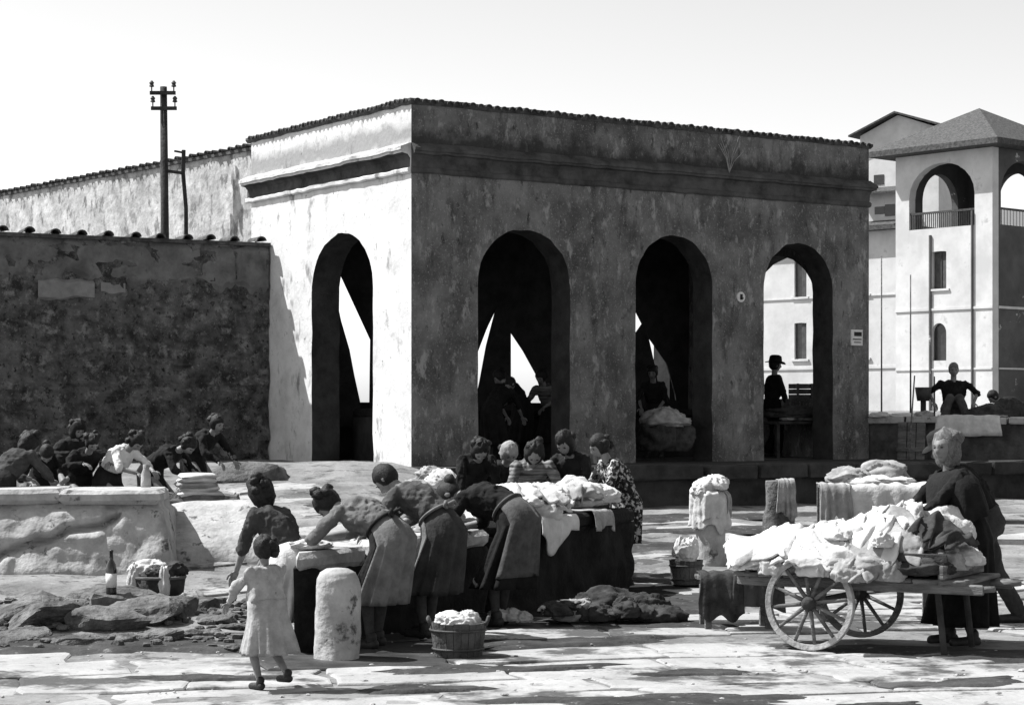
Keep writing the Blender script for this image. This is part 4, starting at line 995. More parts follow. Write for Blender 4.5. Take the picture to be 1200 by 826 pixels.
# woman in white apron and the child
person('woman in a dark jersey and white skirt stooping near the small child', gp(328, 15.4), (-.80, .60), 1.44, 38, 32, 12, [(-.14, .34, .52), (.12, .38, .50)], crouch=.13, top=C_mid, sleeve='elbow', skirt=C_white, hem=.22, skirt_w=.23, hair='long', legs=M_skin, seed=14, vox=.011)
person('small child in a pale smock walking on the flagstones', gp(312, 12.95, .02), (-.70, .71), .90, 8, 6, 10, [(-.12, .24, .52), (.12, .18, .44)], feet=[(-.05, .02, 0), (.06, -.12, .05)], top=C_pale, sleeve='wrist', skirt=C_pale, hem=.40, skirt_w=.27, hair='bob', legs=M_skin, headk=1.2, seed=15, vox=.009, wide=1.32, boxy=.035)
# across the laundry table
person('woman in a striped blouse with dark hair leaning over the heaped laundry table', gp(622, 21.4), (.1, -1), 1.58, 58, 55, 10, [(-.18, .5, .80), (.14, .52, .82)], top=C_stripe, sleeve='elbow', skirt=C_dark, hair='long', seed=21)
person('woman in a dark open jacket sorting washing at the laundry table', gp(674, 21.5), (-.45, -1), 1.58, 45, 42, 0, [(-.1, .42, .85), (.24, .45, .82)], top=C_dark, sleeve='elbow', skirt=C_dark, hair='long', seed=22, collar=C_grey)
person('woman in a dark floral print dress at the end of the laundry table', gp(724, 20.75), (-.92, -.28), 1.5, 30, 32, 0, [(-.12, .36, .92), (.16, .38, .90)], top=C_floral, sleeve='elbow', skirt=C_floral, hem=.42, skirt_w=.23, hair='bob', legs=M_skin, seed=23)
person('dark clothed woman with bare forearms leaning down behind the trough', gp(556, 22.2), (.2, -1), 1.55, 58, 60, 0, [(-.2, .38, .55), (.18, .42, .55)], top=C_black, sleeve='elbow', skirt=C_black, hair='long', seed=24)
person('woman with pale headscarf crouching in the dark behind the trough', gp(588, 22.6), (.3, -1), 1.5, 45, 45, 0, [(-.2, .4, .55), (.18, .42, .55)], top=C_dark, sleeve='elbow', skirt=C_dark, scarf=M_grey_cloth, seed=25, crouch=.1)
# inside the wash house
def ins(x, v, dz=0.):
    r = (x-600)/F; q = C0+V*v; u = (r*q[1]-q[0])/(U[0]-r*U[1]); p = q+U*u; return (p[0], p[1], FLOOR+dz)
person('dark figure bending over the indoor trough, seen through the first front arch', ins(604, 1.9), (-.8, .5), 1.58, 45, 50, -30, [(-.15, .45, .85), (.15, .45, .85)], top=C_black, skirt=C_black, hair='bob', seed=31, vox=.018)
person('woman in a pale blouse at the indoor trough in the first arch', ins(642, 2.1), (-.5, -.8), 1.5, 35, 35, 0, [(-.15, .4, .85), (.15, .4, .85)], top=C_stripe, skirt=C_dark, hair='bob', seed=32, vox=.018)
person('dark figure stooping just inside the first front arch', ins(583, 1.1), (.6, .8), 1.5, 55, 55, 0, [(-.15, .45, .7), (.15, .45, .7)], top=C_black, skirt=C_black, hair='bun', seed=33, vox=.018)
person('dark figure standing behind the bundle in the second front arch', ins(767, 2.0), (-.3, -1), 1.55, 25, 20, 0, [(-.15, .35, .85), (.15, .35, .85)], top=C_dark, skirt=C_dark, hair='bob', seed=34, vox=.018)
person('man in a brimmed hat and dark coat standing in the last arch', ins(906, 1.9), (.9, .3), 1.68, 6, 4, 0, [(-.2, .2, .85), (.2, .2, .85)], top=C_black, sleeve='wrist', trousers=C_black, hair='short', hat=C_black, seed=35, vox=.018)
person('man in a dark shirt sitting on the terrace beyond the retaining wall', (X_(1117, 36.2), 36.2, 1.60), (-.1, -1), 1.65, 12, 10, 0, [(-.34, .12, .34), (.34, .12, .34)], sit=.2, feet=[(-.2, .45, .0), (.2, .45, .0)], top=C_black, sleeve='elbow', trousers=C_grey, hair='short', hair_m=M_hairg, seed=36, vox=.016, wide=1.2)
person('dark clothed figure lying on the terrace beside the white sheets', (X_(1182, 36.0), 36.0, 1.60), (-1, -.1), 1.5, 80, 50, 0, [(-.2, .4, .1), (.2, .4, .1)], sit=.16, feet=[(-.15, -.5, .0), (.15, -.45, .0)], top=C_black, sleeve='wrist', trousers=C_black, hair='short', seed=37, vox=.018, back=.3)
# behind the stone basin
person('dark haired woman in a grey coat stooping at the end of the stone basin', gp(12, 22.0), (.5, .8), 1.5, 52, 50, 0, [(-.15, .45, .8), (.15, .45, .8)], top=C_mid, sleeve='wrist', skirt=C_dark, hair='long', seed=41, crouch=.05)
person('woman in black crouched low over the stone basin rim', gp(52, 23.3), (.3, -1), 1.45, 70, 70, 0, [(-.15, .45, .6), (.15, .45, .6)], top=C_black, skirt=C_black, hair='bun', seed=42, crouch=.12)
person('woman in dark shawl standing behind the stone basin', gp(82, 24.4), (.6, -.8), 1.36, 42, 35, 0, [(-.15, .35, .8), (.15, .35, .8)], top=C_dark, sleeve='wrist', skirt=C_dark, hair='long', scarf=C_dark, seed=43, crouch=.12)
person('stooping woman in black with pale face behind the middle of the stone basin', gp(98, 23.5), (.55, -.85), 1.36, 50, 45, 0, [(-.15, .38, .8), (.15, .38, .8)], top=C_black, sleeve='wrist', skirt=C_black, hair='bob', seed=44, crouch=.12)
person('woman with a white shawl over her shoulders working behind the stone basin', gp(136, 23.4), (.85, -.5), 1.40, 52, 55, 0, [(-.15, .42, .72), (.15, .45, .7)], top=C_white, sleeve='none', skirt=C_dark, hair='bob', apron=C_dark, seed=45, crouch=.10)
person('woman in black bending toward the stacked linen by the basin', gp(190, 23.8), (.9, -.3), 1.38, 66, 62, 0, [(-.15, .42, .6), (.15, .45, .6)], top=C_black, sleeve='wrist', skirt=C_black, hair='bob', seed=46, crouch=.08)
person('pale faced woman in black leaning forward by the rubble wall', gp(236, 25.2), (.8, -.6), 1.38, 62, 25, 0, [(-.15, .42, .6), (.15, .45, .6)], top=C_black, sleeve='wrist', skirt=C_black, hair='bob', seed=47, crouch=.08)
# at the handcart
person('grey haired woman in a long dark coat and shawl reaching over the handcart', gp(1124, 15.6), (-.97, -.22), 1.58, 22, 8, -30, [(-.16, .58, .82), (.16, .54, .80)], top=C_black, sleeve='wrist', skirt=C_black, hem=.16, skirt_w=.27, hair='long', hair_m=M_hairg, shawl=C_black, seed=51, vox=.011, wide=1.15)
person('man in a dark hat and light trousers bending behind the coated woman at the cart', gp(1138, 16.9), (-.95, -.1), 1.62, 40, 20, 0, [(-.2, .42, .75), (.2, .4, .75)], feet=[(-.12, .1, 0), (.12, -.42, 0)], top=C_black, sleeve='wrist', trousers=C_drab, hair='short', hat=C_dark, seed=52)

# ------------------------------------------------------------------ laundry on and around the troughs
rq2 = random.Random(9)
def extra(n, sx, sy, z, mk='wwwg'): return [(rq2.uniform(-sx, sx), rq2.uniform(-sy, sy), z+rq2.uniform(0, .06), rq2.uniform(.08, .15), rq2.uniform(.07, .13), rq2.uniform(.05, .09), rq2.choice(mk), rq2.randint(400, 900)) for _ in range(n)]
def on_table(k, n_, dz=.80): p = P0 + DD*k - NN*n_; return (p[0], p[1], gz1(p[0], p[1])+dz)
W_ = 'w'
p = on_table(4.2, .42, .82)
heap('laundry_heap', 'heap of wet white sheets tumbling over the edge of the washing table', 'laundry', p, [(0, 0, .08, .34, .3, .16, 'w', 1), (.22, .32, .10, .32, .28, .17, 'w', 2), (-.14, -.32, .04, .26, .22, .14, 'w', 3), (.2, -.06, .02, .26, .3, .16, 'w', 4), (.08, .1, .18, .2, .22, .10, 'w', 5)] + extra(5, .32, .38, .10), CM)
tl = bpy.data.objects['laundry_heap']
for k_, (x_, y_, l_) in enumerate(((0, 0, .6), (.2, .3, .6), (-.1, -.3, .5), (.22, -.02, .5), (.05, .15, .5))): spread(tl, CM['w'], x_, y_, l_, l_*.85, lambda a, b: .20*np.exp(-(a*a+b*b)/.25)+.03+.012*k_, 700+k_*11, k_*.7, .045)
p = on_table(5.5, .45, .82)
heap('laundry_heap', 'pile of white linen at the end of the washing table before the floral dress', 'laundry', p, [(0, 0, .07, .32, .3, .15, 'w', 6), (.24, .18, .08, .24, .24, .13, 'w', 7), (-.2, -.2, .06, .28, .25, .13, 'w', 8), (.1, -.16, .12, .2, .2, .10, 'g', 9)] + extra(4, .26, .26, .10), CM)
tl = bpy.data.objects['laundry_heap.001']
for k_, (x_, y_, l_) in enumerate(((0, 0, .6), (.2, .15, .5), (-.15, -.2, .5), (.1, -.1, .4))): spread(tl, CM['wwgw'[k_]], x_, y_, l_, l_*.85, lambda a, b: .18*np.exp(-(a*a+b*b)/.2)+.03+.012*k_, 760+k_*11, k_*.9, .045)
q = P0 + DD*4.25 + NN*.035; drape('wet_sheet', M_linen, None, (0, 0, .81), .75, .36, (DD[0], DD[1], 0), (NN[0], NN[1], 0), 4, label='white sheet hanging over the edge of the dark washing table', cat='sheet', loc=(q[0], q[1], gz1(*q)), irregular=.8)
q = P0 + DD*5.2 + NN*.035; drape('wet_sheet', M_grey_cloth, None, (0, 0, .81), .42, .24, (DD[0], DD[1], 0), (NN[0], NN[1], 0), 9, label='small grey cloth hanging over the edge of the washing table', cat='sheet', loc=(q[0], q[1], gz1(*q)), irregular=.6)
for k, n_, lb, r in ((.42, .22, 'flattened white cloth being scrubbed under the hands nearest the bollard', (.2, .15, .05)), (1.55, .25, 'white cloth being scrubbed in the middle of the trough', (.17, .14, .06)), (2.5, .3, 'grey cloth scrubbed at the far end of the trough', (.18, .14, .07))):
    p = on_table(k, n_, .74); heap('wet_cloth', lb, 'cloth', p, [(0, 0, .02, *r, 'w' if k < 2 else 'g', int(k*10)+3)], CM)
# basket with white washing
def tub(label, x, D, r, h, fill='w', seed=1, handles=True, m=M_basket, name='washing_tub', hd=.10):
    X = X_(x, D); t = thing(name, label, 'tub', (X, D, gz1(X, D)+.02)); n = 22
    for i in range(n):
        a0 = 2*math.pi*i/n; a1 = 2*math.pi*(i+.93)/n; rb, rt_ = r*.84, r; v = []
        for rr_, z in ((rb, 0), (rt_, h+random.uniform(-.004, .004))):
            for rad in (rr_, rr_-.02):
                for a in (a0, a1): v.append((math.cos(a)*rad, math.sin(a)*rad, z))
        MB().add(v, [(0,1,5,4),(3,2,6,7),(4,5,7,6),(1,0,2,3),(0,4,6,2),(1,3,7,5)]).build('stave', m, t)
    for z in (h*.22, h*.78):
        rz_ = r*(.84+.16*z/h)+.004; MB().tube([(math.cos(a)*rz_, math.sin(a)*rz_, z) for a in np.linspace(0, 2*math.pi, 33)], .009, 6).build('hoop', M_iron, t, True)
    MB().lathe([(.01, .01), (r*.83, .01), (r*.83, .03), (.01, .03)], 22).build('tub_bottom', m, t)
    if handles:
        for sx in (-1, 1): MB().tube([(sx*r*.97, -.06, h-.02), (sx*r*1.06, -.05, h+.03), (sx*r*1.06, .05, h+.03), (sx*r*.97, .06, h-.02)], .013, 7).build('handle', m, t, True)
    if fill:
        heap('tub_washing', 'white washing filling the ' + label.split(' with')[0][:60], 'laundry', (X, D, gz1(X, D)+.02+h*.7),
             [(0, 0, 0, r*.66, r*.66, hd, fill, seed), (-r*.3, 0, hd*.75, r*.46, r*.5, hd*.7, fill, seed+1), (r*.32, .03, hd*.75, r*.44, r*.5, hd*.7, fill, seed+2), (0, -r*.3, hd*.72, r*.5, r*.42, hd*.6, fill, seed+5)], CM)
    return t
tub('round wooden tub with handles standing on the flagstones in front of the trough', 537, 14.7, .205, .24, 'w', 71)
tub('small wooden tub with a mound of linen beside the wrapped bollard', 804, 20.4, .17, .24, 'w', 81, False, hd=.2)
p = gp(597, 16.9, .03); heap('wet_cloth', 'small white balled cloths lying on the paving behind the round tub', 'cloth', p, [(-.1, 0, .04, .08, .08, .07, 'w', 91), (.02, .02, .04, .08, .08, .07, 'w', 92), (.12, -.02, .03, .07, .06, .06, 'w', 93), (-.24, .06, .02, .14, .1, .05, 'd', 94)], CM)
p = gp(716, 17.1, .03); heap('dark_washing', 'low heap of dark wet clothes dumped on the paving below the washing table', 'laundry', p, [(0, .1, .08, .28, .2, .17, 'd', 101), (.26, .05, .06, .24, .2, .14, 'd', 102), (-.3, -.02, .05, .2, .16, .12, 'g', 103), (.42, -.1, .04, .2, .14, .09, 'd', 104), (-.12, -.14, .05, .16, .12, .10, 'd', 105), (.34, .0, .13, .06, .05, .05, 'w', 106)] + [(a, b-.05, c, d, e, f, g, h) for a, b, c, d, e, f, g, h in extra(14, .5, .2, .06, 'dddddg')], CM)
# wrapped bollards
X, D = X_(833, 22.3), 22.3; zb = gz1(X, D)
t = thing('wrapped_washing', 'white washing draped over and hanging round the top of a stone bollard', 'laundry', (X, D, zb+.5))
wrap_cloth('cloth', M_linen, t, .185, .24, .44, 3.1); wrap_cloth('cloth', M_grey_cloth, t, .20, .26, .30, 7.7, -.6, 1.6); wrap_cloth('cloth', M_linen, t, .21, .28, .46, 5.2, 2.6, 5.0, hemvar=.6)
for q_ in ((0, -.02, .36, .17, .16, .10, 'w', 111), (-.1, -.08, .30, .12, .1, .09, 'w', 112), (.07, .04, .40, .13, .12, .08, 'w', 115)): bundle(MB(), q_[:3], q_[3:6], q_[7]).build('cloth', CM[q_[6]], t, True)
X, D = X_(913, 24.4), 24.4; drape('hung_cloth', M_drab if 'M_drab' in globals() else M_grey_cloth, None, (.06, -.19, .765), .19, .5, (1, .1, 0), (.05, -1, 0), 6, label='grey cloth hanging down the flat stone bollard', cat='cloth', loc=(X, D, gz1(X, D)), fold=.025, back=.2, width_end=1.35)
# low bench with dark cloths
X, D = X_(862, 16.7), 16.7; z = gz1(X, D)+.02
t = thing('low_bench', 'low wooden bench with dark cloths hung over its edge, beside the cart wheel', 'bench', (X, D, z), math.radians(6))
for k in range(3): MB().bevbox((0, -.11+k*.11, .40), (.62, .10, .035), .006, 0, .004).build('board', M_wood, t)
for sx in (-1, 1):
    for sy in (-1, 1): MB().box((sx*.25, sy*.11, .19), (.05, .05, .40)).build('leg', M_wood, t)
drape('hung_cloth', M_dark_cloth, None, (-.14, -.19, .43), .34, .40, (1, 0, 0), (0, -1, 0), 3, label='black cloth hanging to the ground from the low bench', cat='cloth', loc=(X, D, z), fold=.03, back=.28)
drape('hung_cloth', mat('charcoal_cloth', .03, .06, 7., bump=.2), None, (.16, -.19, .43), .40, .34, (1, 0, 0), (0, -1, 0), 5, label='charcoal cloth in folds hanging from the bench end by the wheel', cat='cloth', loc=(X, D, z), fold=.03, back=.25)

# ------------------------------------------------------------------ handcart
cw = np.array((X_(949, 15.0), 15.0)); ca = math.atan2(-.51, .86); zc = gz1(*cw)+.02; R_ = .345
cart = thing('handcart', 'wooden handcart with tall spoked wheels, loaded with white laundry', 'handcart', (cw[0], cw[1], zc), ca)
# local: x along the cart (towards the shafts), y across (away from camera), z up
for sy in (0, 1.02):
    wl = MB(); 
    th = np.linspace(0, 2*math.pi, 49)
    rings = []
    for a in th[:-1]:
        rings.append(np.array([(math.cos(a)*r, sy+y, R_+math.sin(a)*r) for r, y in ((R_-.042, -.02), (R_-.004, -.024), (R_-.004, .024), (R_-.042, .02))]))
    rings.append(rings[0]); wh_ = wl.loft(rings, cap=False).build('wheel', M_palewood if sy == 0 else M_wood, cart, label='spoked wheel with pale rim' if sy == 0 else None)
    MB().loft([np.array([(math.cos(a)*r, sy+y, R_+math.sin(a)*r) for r, y in ((R_-.005, -.022), (R_, -.022), (R_, .022), (R_-.005, .022))]) for a in th], cap=False).build('tyre', M_iron if sy else M_palewood, wh_)
    MB().tube([(0, sy-.09, R_), (0, sy-.07, R_), (0, sy-.02, R_), (0, sy+.05, R_), (0, sy+.09, R_)], [.03, .04, .055, .055, .04], 14).build('hub', M_darkwood, wh_, True)
    for k in range(12):
        a = 2*math.pi*k/12 + .13
        MB().tube([(math.cos(a)*.04, sy, R_+math.sin(a)*.04), (math.cos(a)*.16, sy, R_+math.sin(a)*.16), (math.cos(a)*(R_-.03), sy, R_+math.sin(a)*(R_-.03))], [.017, .015, .013], 7).build('spoke', M_wood, wh_, True)
MB().box((0, .51, R_), (.05, 1.0, .05)).build('axle', M_iron, cart)
for y in (.16, .86): MB().bevbox((.3, y, .48), (1.9, .06, .07), .008, 0, .003).build('side_rail', M_wood, cart); MB().box((0, y, .40), (.1, .05, .12)).build('axle_block', M_wood, cart)
for k in range(9): MB().bevbox((-.56+k*.2, .51, .53), (.19, .86, .03), .005, 0, .004).build('bed_board', M_wood, cart)
for k, x in enumerate((-.55, 0.15, .95)):
    for y in (.13, .89): MB().box((x, y, .62), (.035, .035, .24)).build('stake', M_wood, cart)
MB().bevbox((.2, .11, .70), (1.6, .025, .06), .005).build('side_board', M_darkwood, cart)
MB().bevbox((.98, .51, .60), (.04, .9, .10), .005).build('end_board', M_wood, cart)
for y in (.2, .82): MB().tube([(1.1, y, .48), (1.2, y, .48), (1.32, y, .49)], [.028, .024, .022], 8).build('shaft', M_wood, cart, True); MB().tube([(.9, y, .46), (.95, y, .0)], .024, 7).build('prop_leg', M_darkwood, cart)
its = [(-.5, .25, .05, .2, .2, .12, 'w', 201), (-.36, .45, .08, .26, .26, .15, 'w', 202), (-.15, .22, .08, .22, .18, .13, 'w', 203), (.05, .42, .14, .26, .24, .16, 'w', 204), (.15, .15, .09, .2, .16, .14, 'w', 205), (.35, .3, .15, .24, .2, .17, 'w', 206), (.42, .08, .05, .16, .12, .12, 'g', 207), (.1, .7, .14, .36, .2, .18, 'w', 208), (.55, .55, .18, .24, .22, .17, 'w', 209), (.72, .25, .05, .18, .18, .11, 'd', 210), (-.3, .08, .02, .14, .11, .11, 'w', 211), (.3, .0, .0, .12, .09, .13, 'g', 212), (.86, .45, .08, .18, .22, .11, 'g', 213), (.02, .05, .02, .13, .1, .11, 'w', 214)]
rq = random.Random(5)
its += [(-.62+k_*.12, .06+.03*math.sin(k_*2.1), .0+.02*math.sin(k_*1.3), .11, .09, .11, 'wwgwwwgw'[k_ % 8], 270+k_) for k_ in range(11)] + [(.45, .85, .30, .3, .2, .2, 'w', 290), (.7, .8, .26, .24, .2, .2, 'w', 291), (.85, .2, .06, .16, .14, .1, 'd', 292), (.95, .6, .1, .14, .16, .1, 'w', 293)]
for k_ in range(24):
    x_ = rq.uniform(-.5, .7); its.append((x_, rq.uniform(.05, .6), .10+.18*math.exp(-((x_-.3)/.4)**2)*rq.uniform(.6, 1.1), rq.uniform(.07, .14), rq.uniform(.06, .12), rq.uniform(.05, .09), rq.choice('wwwwwg'), 230+k_))
cl = heap('cart_laundry', 'great mound of white crumpled laundry piled on the handcart', 'laundry', (cw[0], cw[1], zc+.56), its[:14]+its[24:], CM, None, ca)
def ch_(x, y): return .10 + .30*np.exp(-((x-.5)/.42)**2)*sstep(-.15, .6, y) + .12*np.exp(-((x+.2)/.4)**2) - .16*sstep(.18, -.05, y)
for k_, (x_, y_, lx_, ly_, mm) in enumerate(((-.42, .28, .5, .5, 'w'), (-.1, .22, .6, .5, 'w'), (.25, .3, .6, .55, 'w'), (.5, .55, .6, .5, 'w'), (.1, .6, .8, .5, 'w'), (.62, .28, .4, .4, 'g'), (.02, .05, .4, .25, 'w'), (.35, .05, .35, .25, 'g'), (-.3, .08, .35, .25, 'w'), (.45, .2, .35, .3, 'w'), (-.55, .12, .3, .3, 'w'), (.85, .4, .35, .4, 'd'))): spread(cl, CM[mm], x_, y_, lx_, ly_, lambda a, b: ch_(a, b)+.015*k_*.3+.05, 500+k_*13, rq.uniform(-.8, .8), .04)
# rack with a white sheet behind the cart
X, D = X_(1028, 17.2), 17.2; z = gz1(X, D)
t = thing('drying_rack', 'wooden stand behind the handcart with washing spread over its top', 'stand', (X, D, z), math.radians(-6))
for sx in (-.45, .45):
    for y in (0, .5): MB().bevbox((sx, y, .57), (.06, .06, 1.16), .006).build('post', M_wood, t)
MB().bevbox((0, 0, 1.10), (.96, .05, .06), .006).build('rail', M_wood, t); MB().bevbox((0, .5, 1.10), (.96, .05, .06), .006).build('rail', M_wood, t); MB().bevbox((0, 0.0, .45), (.9, .04, .06), .006).build('rail', M_wood, t)
for k in range(4): MB().bevbox((0, .08+k*.115, 1.13), (.95, .1, .025), .004).build('board', M_wood, t)
drape('white_sheet', M_linen, None, (.1, -.05, 1.15), .72, .62, (1, 0, 0), (0, -1, 0), 12, label='white sheet falling over the front of the wooden stand behind the cart', cat='sheet', loc=(X, D, z), fold=.05, back=.3, irregular=.3)
drape('hung_cloth', M_grey_cloth, None, (-.36, -.06, 1.15), .26, .5, (1, 0, 0), (0, -1, 0), 15, label='grey cloth hanging at the post of the wooden stand behind the cart', cat='cloth', loc=(X, D, z), fold=.04, back=.2, irregular=.5)
heap('grey_bundle', 'two soft grey bundles lying on top of the wooden stand', 'laundry', (X, D, z+1.15), [(-.18, .25, .05, .2, .16, .09, 'g', 221), (.1, .3, .07, .2, .15, .12, 'g', 222), (.02, .2, .03, .3, .2, .05, 'w', 223)], CM)
# trestle at the right edge
X, D = X_(1185, 19.2), 19.2; z = gz1(X, D)
t = thing('trestle_bench', 'light wooden trestle with splayed legs on the sunlit ground', 'bench', (X, D, z), math.radians(-8))
MB().bevbox((0, 0, .74), (1.1, .22, .045), .006).build('top', M_wood, t); MB().bevbox((0, -.05, .55), (.9, .03, .05), .005).build('rail', M_palewood, t)
for sx in (-.4, .4):
    for sy in (-1, 1): MB().tube([(sx, sy*.05, .72), (sx*1.15, sy*.22, 0)], .026, 7).build('leg', M_wood, t)
# ------------------------------------------------------------------ left side small things
t = thing('broken_masonry', 'low ledge of broken masonry in front of the stone basin', 'rubble', (-3.1, 16.4, gz1(-3.1, 16.4)))
bx = t.location; k = 0
for (x, D, rx, ry, rz, dark) in ((10, 16.4, .5, .4, .22, 0), (60, 16.0, .5, .36, .24, 0), (120, 15.9, .45, .34, .25, 1), (165, 16.2, .42, .32, .26, 0), (205, 16.6, .36, .3, .24, 1), (40, 17.2, .5, .3, .26, 1), (95, 17.3, .45, .3, .24, 0), (150, 17.2, .4, .3, .27, 1), (228, 17.4, .26, .22, .18, 0), (250, 16.4, .2, .16, .13, 1), (20, 15.5, .4, .22, .14, 1), (95, 15.3, .35, .2, .12, 0), (190, 15.6, .24, .2, .12, 1), (145, 15.4, .2, .16, .10, 0), (262, 16.9, .16, .13, .12, 0), (236, 15.8, .14, .12, .08, 1), (275, 16.2, .16, .12, .08, 1), (70, 18.3, .5, .3, .2, 0), (170, 18.3, .42, .3, .2, 0)):
    X = X_(x, D); k += 1; mb = stone_mesh(k, (rx*1.05, ry, rz*.72), 26, 18, .4); mb.warp(lambda v: v + .012*fbm(v*9+k, 3)[:, None])
    o = mb.build('stone', M_rock if dark else mat('lichened_stone', .05, .15, 5., bump=.9, extra=[(9., .58, .66, .05)]), t, False); o.location = (X-bx[0], D-bx[1], gz1(X, D)-bx[2]+rz*.1); o.rotation_euler = (random.uniform(-.2, .2), random.uniform(-.2, .2), random.uniform(0, 3))
X, D = X_(135, 16.5), 16.5; zbt = at(135, 690, D)[2]
bt = thing('glass_bottle', 'dark bottle with a white label standing on the broken masonry', 'bottle', (X, D-.16, zbt-.02))
MB().lathe([(.005, 0), (.042, .0), (.043, .01), (.043, .19), (.036, .23), (.016, .27), (.014, .33), (.017, .33), (.017, .345), (.005, .346)], 16).build('glass', mat('bottle_glass', .012, .02, 3., bump=0, rough=.15, spec=.6), bt, True)
MB().lathe([(.0435, .05), (.0445, .05), (.0445, .16), (.0435, .16)], 16).build('paper_label', M_sign, bt, True)
MB().bevbox((0, .02, -.06), (.34, .26, .12), .03, .2, .015).build('stone', M_rock, bpy.data.objects['broken_masonry']).location = (X-bx[0], D-.16-bx[1], zbt-.02-bx[2])
p = gp(186, 18.4, .02); t = thing('wicker_basket', 'round dark basket with striped cloths hanging over its rim', 'basket', p)
MB().lathe([(.02, 0), (.18, 0), (.22, .12), (.24, .26), (.225, .26), (.2, .1), (.02, .03)], 24, wob=.02).build('basket_body', M_darkwood, t, True)
MB().tube([(math.cos(a)*.235, math.sin(a)*.235, .26) for a in np.linspace(0, 2*math.pi, 25)], .016, 7).build('basket_rim', M_wood, t, True)
heap('basket_cloths', 'white and dark cloths spilling from the round basket by the basin', 'laundry', (p[0], p[1], p[2]+.26), [(-.08, 0, .05, .16, .15, .1, 'w', 301), (.1, .02, .05, .14, .14, .09, 'd', 302), (-.2, -.12, -.06, .06, .05, .17, 'w', 303), (.08, -.2, -.08, .05, .05, .17, 'w', 304), (.02, -.1, .02, .12, .1, .08, 'd', 305)], CM)
p = gp(225, 17.8, .02); heap('wet_cloth', 'small scatter of pale rags on the stones beside the basket', 'cloth', p, [(0, 0, .06, .12, .1, .1, 'g', 311), (.14, -.1, .03, .09, .08, .06, 'w', 312), (-.02, -.2, .04, .12, .08, .06, 'd', 313)], CM)
# folded linen by the basin
D = 23.2; X = X_(232, D); z = gz1(X, D)
st = thing('linen_block', 'rough stone block under the stacked folded linen', 'stone', (X, D+.1, z)); MB().bevbox((0, 0, .22), (.95, .7, .5), .06, .1, .03).build('block', M_rock, st)
t = thing('folded_linen', 'stack of folded white linen on the block by the basin', 'laundry', (X, D, z+.46), .3)
for k in range(5):
    mb = MB().bevbox((random.uniform(-.03, .03), random.uniform(-.03, .03), .03+k*.05), (.52-.03*k, .34, .06), .028, random.uniform(-.15, .15), .008); mb.warp(lambda v: v+np.stack([0*v[:, 0], 0*v[:, 0], .015*vnoise(v*5+k)], 1)); mb.build('folded_sheet', M_linen if k != 2 else M_grey_cloth, t, True)
p = gp(203, 22.6, .0); heap('laundry_heap', 'jumble of grey and white cloths beside the folded linen', 'laundry', p, [(0, 0, .2, .24, .2, .2, 'g', 321), (.12, -.06, .32, .16, .12, .1, 'w', 322), (-.1, -.1, .3, .14, .12, .1, 'w', 323), (0, -.16, .1, .2, .14, .14, 'w', 324), (-.1, 0, .08, .26, .22, .12, 'd', 325)], CM)
o = stone(X_(285, 28.0), 28.0, (.75, .5, .22), 41, M_rock, 'flat dark boulder lying at the foot of the rubble wall', .2, .3)
p = gp(172, 22.0, .78); t = thing('glass_jar', 'small pale jar standing at the end of the stone basin top', 'jar', (X_(171, 21.6), 21.6, gz1(X_(171, 21.6), 21.6)+.78)); MB().lathe([(.005, 0), (.05, 0), (.055, .02), (.05, .14), (.03, .19), (.032, .24), (.005, .24)], 16).build('jar_body', M_palewood, t, True)
# clothes heap at the wash-house corner and bundles in the arches
p = gp(508, 25.5); heap('laundry_heap', 'untidy heap of pale clothes piled by the corner of the wash house', 'laundry', p, [(0, 0, .2, .4, .3, .3, 'g', 331), (.1, -.1, .42, .22, .2, .16, 'w', 332), (-.15, -.1, .3, .2, .2, .18, 'g', 333), (.25, -.05, .3, .2, .2, .2, 'd', 334), (-.05, .0, .5, .18, .16, .12, 'g', 335), (.0, -.25, .15, .35, .2, .16, 'w', 336)], CM)
p = ins(779, .35); heap('sack_bundle', 'large round grey bundle resting in the second front arch', 'bundle', (p[0], p[1], FLOOR), [(0, 0, .32, .42, .36, .46, 'd', 341), (0, -.06, .62, .36, .3, .2, 'g', 342)], CM)
p = ins(938, 3.2); t = thing('wooden_crate', 'dark wooden crate on the parapet of the last arch', 'crate', (p[0], p[1], 2.02), .4)
for k in range(3): MB().box((0, 0, .05+k*.1), (.34, .3, .09)).build('slat', M_darkwood, t)
for sx in (-.15, .15): MB().box((sx, -.16, .15), (.04, .02, .3)).build('batten', M_darkwood, t)
p = ins(930, 1.0); heap('laundry_heap', 'pale folded bundle on the dark table inside the last arch', 'laundry', (p[0], p[1], FLOOR+.62), [(-.1, 0, .05, .14, .12, .08, 'g', 351), (.2, .05, .05, .16, .12, .08, 'g', 352), (0, .1, .12, .5, .25, .14, 'd', 353)], CM)
t = thing('work_table', 'dark plain table inside the last arch', 'table', (p[0], p[1], FLOOR), yw); MB().bevbox((0, 0, .6), (1.3, .6, .05), .006).build('top', M_darkwood, t)
for sx in (-.58, .58):
    for sy in (-.24, .24): MB().box((sx, sy, .29), (.06, .06, .58)).build('leg', M_darkwood, t)
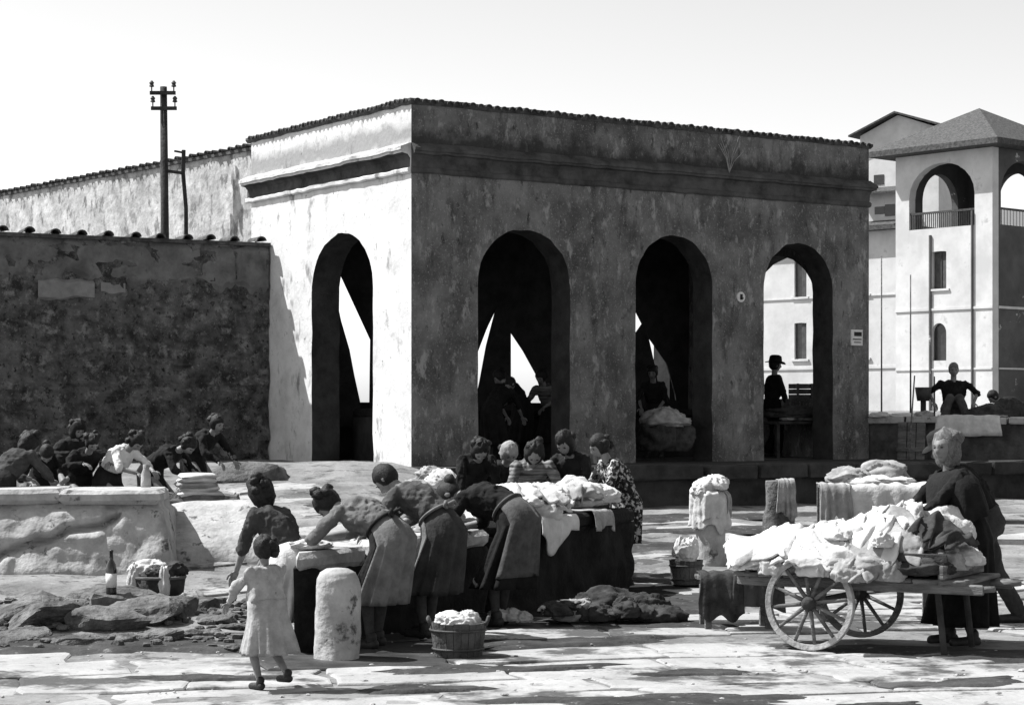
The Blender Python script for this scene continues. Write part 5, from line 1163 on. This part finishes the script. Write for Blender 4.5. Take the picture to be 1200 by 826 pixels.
# ------------------------------------------------------------------ terrace things
def tp(x, t_): 
    r = (x-600)/F; q = Ta+nT*t_; l = (r*q[1]-q[0])/(dT[0]-r*dT[1]); p = q+dT*l; return p, l
p, l = tp(1135, -.07); a_ = math.atan2(dT[1], dT[0])
drape('white_sheet', M_linen, None, (0, 0, 1.71), 1.05, .36, (dT[0], dT[1], 0), (-nT[0], -nT[1], 0), 21, label='large white sheet spread over the terrace wall in front of the seated man', cat='sheet', loc=(p[0], p[1], 0), back=1.0, fold=.03)
p, l = tp(1055, .1); heap('wet_cloth', 'strip of white cloths laid along the terrace wall top by the wash house', 'cloth', (p[0], p[1], 1.70), [(-.35, .0, .02, .18, .1, .06, 'w', 361), (0.05, -.02, .02, .25, .12, .05, 'w', 362), (.4, -.08, .03, .16, .12, .07, 'g', 363)], CM)
p, l = tp(1082, 1.4); t = thing('bucket_on_post', 'small dark bucket set on a short post on the terrace', 'bucket', (p[0], p[1], 1.60))
MB().tube([(0, 0, 0), (0, 0, .38)], .05, 8).build('post', M_darkwood, t); MB().lathe([(.01, .38), (.11, .38), (.15, .62), (.14, .62), (.1, .42), (.01, .41)], 18).build('bucket_body', M_iron, t, True)
for x, D_, y0, y1, dx, lb in ((1062, 34.4, 495, 440, .14, 'thin stick leaning on the terrace wall near the wash house'), (1095, 36.5, 492, 441, 0, 'short upright stick on the terrace beside the bucket'), (1067, 37.5, 470, 322, 0, 'tall thin pole standing on the terrace behind the leaning stick'), (1033, 39, 472, 300, 0, 'tall thin pole on the terrace close to the wash house corner')):
    a = at(x, y0, D_); zt = at(x, y1, D_)[2]; z0 = 1.58 if D_ > 35 else gz1(a[0], a[1])
    MB().tube([(0, 0, 0), (dx, 0, zt-z0)], [.018, .012], 7).build('wooden_pole', M_wood, None, True, label=lb, cat='pole', loc=(a[0], a[1], z0))
p, l = tp(1066, -.22); t = thing('board_hatch', 'grey wooden board panel propped against the terrace wall', 'board', (p[0], p[1], gz1(*p)), a_)
for k in range(3): o = MB().bevbox((-.16+k*.16, 0, .62), (.15, .03, 1.2), .005, 0, .004).build('plank', M_wood, t); o.rotation_euler = (-.12, 0, 0)
MB().box((0, -.03, .75), (.48, .03, .06)).build('batten', M_wood, t).rotation_euler = (-.12, 0, 0)
p, l = tp(1160, .6); heap('dark_bundle', 'dark bundle lying on the terrace beside the white sheet', 'bundle', (p[0], p[1], 1.6), [(0, 0, .1, .4, .25, .2, 'd', 371), (.35, .1, .14, .25, .2, .25, 'd', 372)], CM)
# scattered pebbles and litter on the paving: too many to count
mb = MB()
for k in range(320):
    Y = random.uniform(11.5, 20); X = random.uniform(-.26, .26)*Y; r = random.uniform(.005, .014)*(1 if random.random() < .93 else 2); mb.ell((X, Y, gz1(X, Y)+.02), (r*random.uniform(.8, 1.8), r, r*.6), 6, 4)
mb.warp(lambda v: v + .004*np.stack([vnoise(v*60), vnoise(v*60+9), 0*v[:, 0]], 1)).build('gravel', M_stone, None, label='small stones and litter scattered over the paving', cat='gravel', kind='stuff')

for o in list(COL.objects):
    if o.parent is None and 'category' in o.keys() and 'group' not in o.keys():
        g_ = {'bollard': 'stone bollards on the paving', 'mask_sheet': 'added dark sheets in the back openings', 'laundry': 'heaps of washing', 'sheet': 'sheets hung over edges', 'tub': 'wooden wash tubs'}.get(o['category'])
        if g_: o['group'] = g_

mb = MB(); rb_ = random.Random(3)
for k in range(420):
    D = rb_.uniform(15.0, 19.0); X = X_(rb_.uniform(-20, 290), D); r = rb_.uniform(.015, .06); q = stone_mesh(k*.37+1, (r*rb_.uniform(.8, 1.6), r, r*.7), 9, 6, .4); mb.add(q.verts()+np.array((X, D, gz1(X, D)+r*.3+.02)), q.f)
mb.build('rubble_debris', M_rock, None, label='loose rubble strewn round the broken masonry', cat='rubble', kind='stuff')
